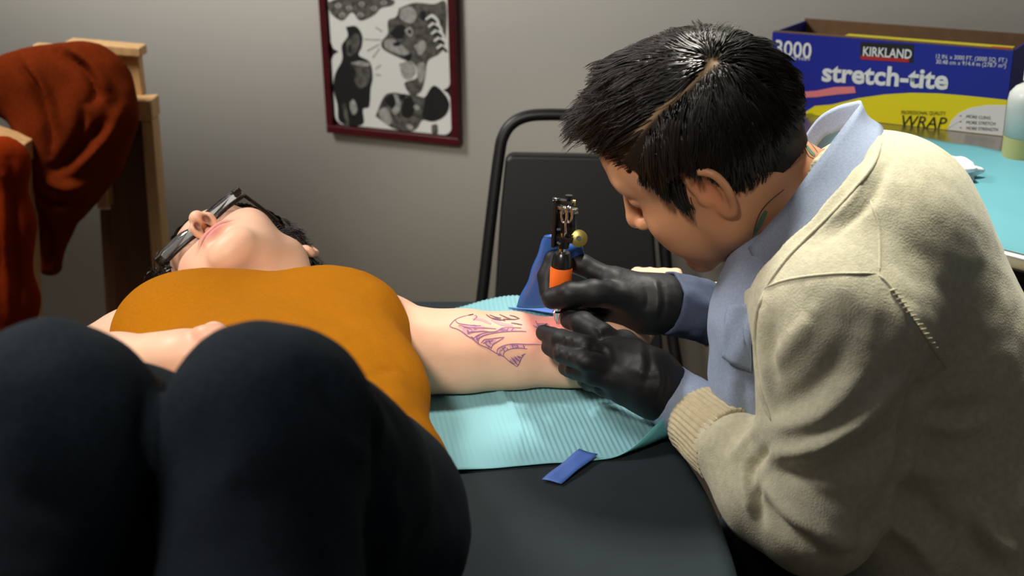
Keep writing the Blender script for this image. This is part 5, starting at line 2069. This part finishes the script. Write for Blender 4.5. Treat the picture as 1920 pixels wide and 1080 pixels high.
# ------------------------------------------------------------------ squeeze bottle
M['bottle'] = material('clear_soft_plastic', lin(222, 226, 220), .3, trans=.35, ior=1.3, spec=.5)
M['green_soap'] = material('pale_green_liquid', lin(196, 196, 130), .25, trans=.3, ior=1.33)
M['bottle_cap'] = material('white_cap', lin(224, 228, 226), .45)
b0 = atz(1924, 299, CZ - TABLE_Z + .004)
bt = thing('squeeze_bottle', b0, 'translucent squeeze bottle of pale green liquid beside the carton', 'bottle')
br_ = .034
lathe('bottle_body', [(br_, .0345), (br_, .085), (br_ * .96, .094), (br_ * .75, .103), (br_ * .48, .108), (br_ * .44, .112)], b0, UP, M['bottle'], bt, 36, False)
lathe('liquid_filled_base', [(br_ * .9, 0), (br_, .004), (br_, .034)], b0, UP, M['green_soap'], bt, 32)
lathe('cap', [(br_ * .50, .112), (br_ * .50, .128), (br_ * .28, .132), (br_ * .16, .150), (br_ * .10, .165)], b0, UP, M['bottle_cap'], bt, 28)
# ================================================================== wooden rack with scarves, far left
SF = 2.35
rack = thing('wooden_rack', at(140, 400, SF) * np.array([1, 1, 0]), 'pine wood rack with brown side board standing at the left wall', 'rack')


def beam(name, px, F0, thick, mat, par=None):
    """board whose front face has the given pixel corners at distance F0, thickness going back"""
    P = [at(x, y, F0) for x, y in px]
    return prism(name, P, thick, mat, par or rack, np.array([0, -1.0, 0]), .003)


low_z = lambda x, F0: [at(x, 900, F0)]
beam('top_board', [(60, 84), (258, 96), (268, 182), (66, 175)][::-1], SF + .10, .03, M['pine'])
beam('top_board', [(120, 78), (262, 90), (264, 108), (122, 98)][::-1], SF + .085, .05, M['pine'])
beam('arm_rail', [(150, 196), (283, 188), (286, 226), (150, 232)][::-1], SF + .04, .06, M['pine'])
beam('post', [(264, 226), (286, 226), (330, 760), (304, 760)][::-1], SF + .05, .05, M['pine'])
beam('side_board', [(196, 222), (266, 226), (306, 760), (226, 760)][::-1], SF + .09, .03, M['pine_board'])
beam('post', [(176, 230), (198, 230), (204, 392), (182, 392)][::-1], SF + .06, .05, M['pine'])
beam('brace_board', [(186, 392), (206, 392), (236, 760), (208, 760)][::-1], SF + .11, .03, M['pine_board'])
beam('arm_rail', [(-60, 232), (48, 270), (50, 308), (-60, 300)][::-1], SF - .10, .05, M['pine'])
beam('post', [(20, 300), (50, 302), (72, 760), (40, 760)][::-1], SF - .09, .05, M['pine'])
beam('top_board', [(-80, 108), (40, 116), (40, 190), (-80, 200)][::-1], SF + .02, .03, M['pine'])


def cloth(name, chains, ells, folds, mat, lo, hi, seed, flat_, parent=None):
    f = Field(lo, hi, .006)
    for P, R in chains:
        f.chain([at(*p) for p in P], R, k=.04, kin=.04, flat=flat_)
    V, Q = f.mesh(2)
    b = bvh_of(V, Q)
    V = fold(V, Q, b, [(p_, w_ * .8, h_ * 1.7) for p_, w_, h_ in folds])
    V = V + normals(V, Q) * (.003 * vnoise(V, 16, seed) + .0015 * vnoise(V, 40, seed + 1))[:, None]
    return link(name, mesh_np(name, V, Q), mat, parent)


fl_ = (np.array([0, 1.0, 0]), .6)
sc1 = cloth('scarf', [([(-40, 165, SF), (40, 165, SF), (110, 165, SF), (165, 160, SF)], [.045, .055, .065, .075]),
                      ([(165, 160, SF), (180, 215, SF - .02), (150, 275, SF - .02), (110, 345, SF - .02), (92, 420, SF), (92, 495, SF)], [.070, .068, .078, .066, .038, .026]),
                      ([(80, 160, SF), (95, 250, SF - .02), (100, 330, SF - .02)], [.060, .056, .052])], None,
            [([(112, 95), (160, 130), (180, 170), (172, 190)], .012, -.016), ([(122, 92), (175, 130), (205, 180)], .014, .010), ([(35, 115), (70, 170), (90, 230), (95, 290)], .012, -.012),
             ([(45, 110), (85, 165), (105, 230)], .012, .010), ([(200, 230), (170, 260), (130, 300), (90, 325)], .014, -.014), ([(230, 200), (195, 260), (140, 320)], .014, .010),
             ([(155, 200), (150, 250), (120, 300)], .010, -.008), ([(85, 330), (120, 350), (160, 345)], .012, .010), ([(70, 370), (100, 385), (130, 380)], .010, -.010), ([(75, 400), (95, 450), (92, 500)], .008, -.006)],
            M['rust'], (-1.30, SF - .2, .30), (-.55, SF + .2, 1.75), 101, fl_)
tag(sc1, 'rust orange knitted scarf draped over the top of the wooden rack', 'scarf')
sc2 = cloth('scarf', [([(-50, 300, SF - .20), (10, 300, SF - .20), (14, 420, SF - .19), (18, 560, SF - .18), (20, 700, SF - .17)], [.03, .034, .042, .046, .048])], None,
            [([(20, 300), (28, 420), (35, 560)], .010, -.006), ([(8, 330), (14, 450), (20, 600)], .010, .006)], M['rust2'], (-1.2, SF - .35, .35), (-.70, SF + .0, 1.55), 111, fl_)
tag(sc2, 'bright orange cloth hanging over the front post of the rack', 'scarf')
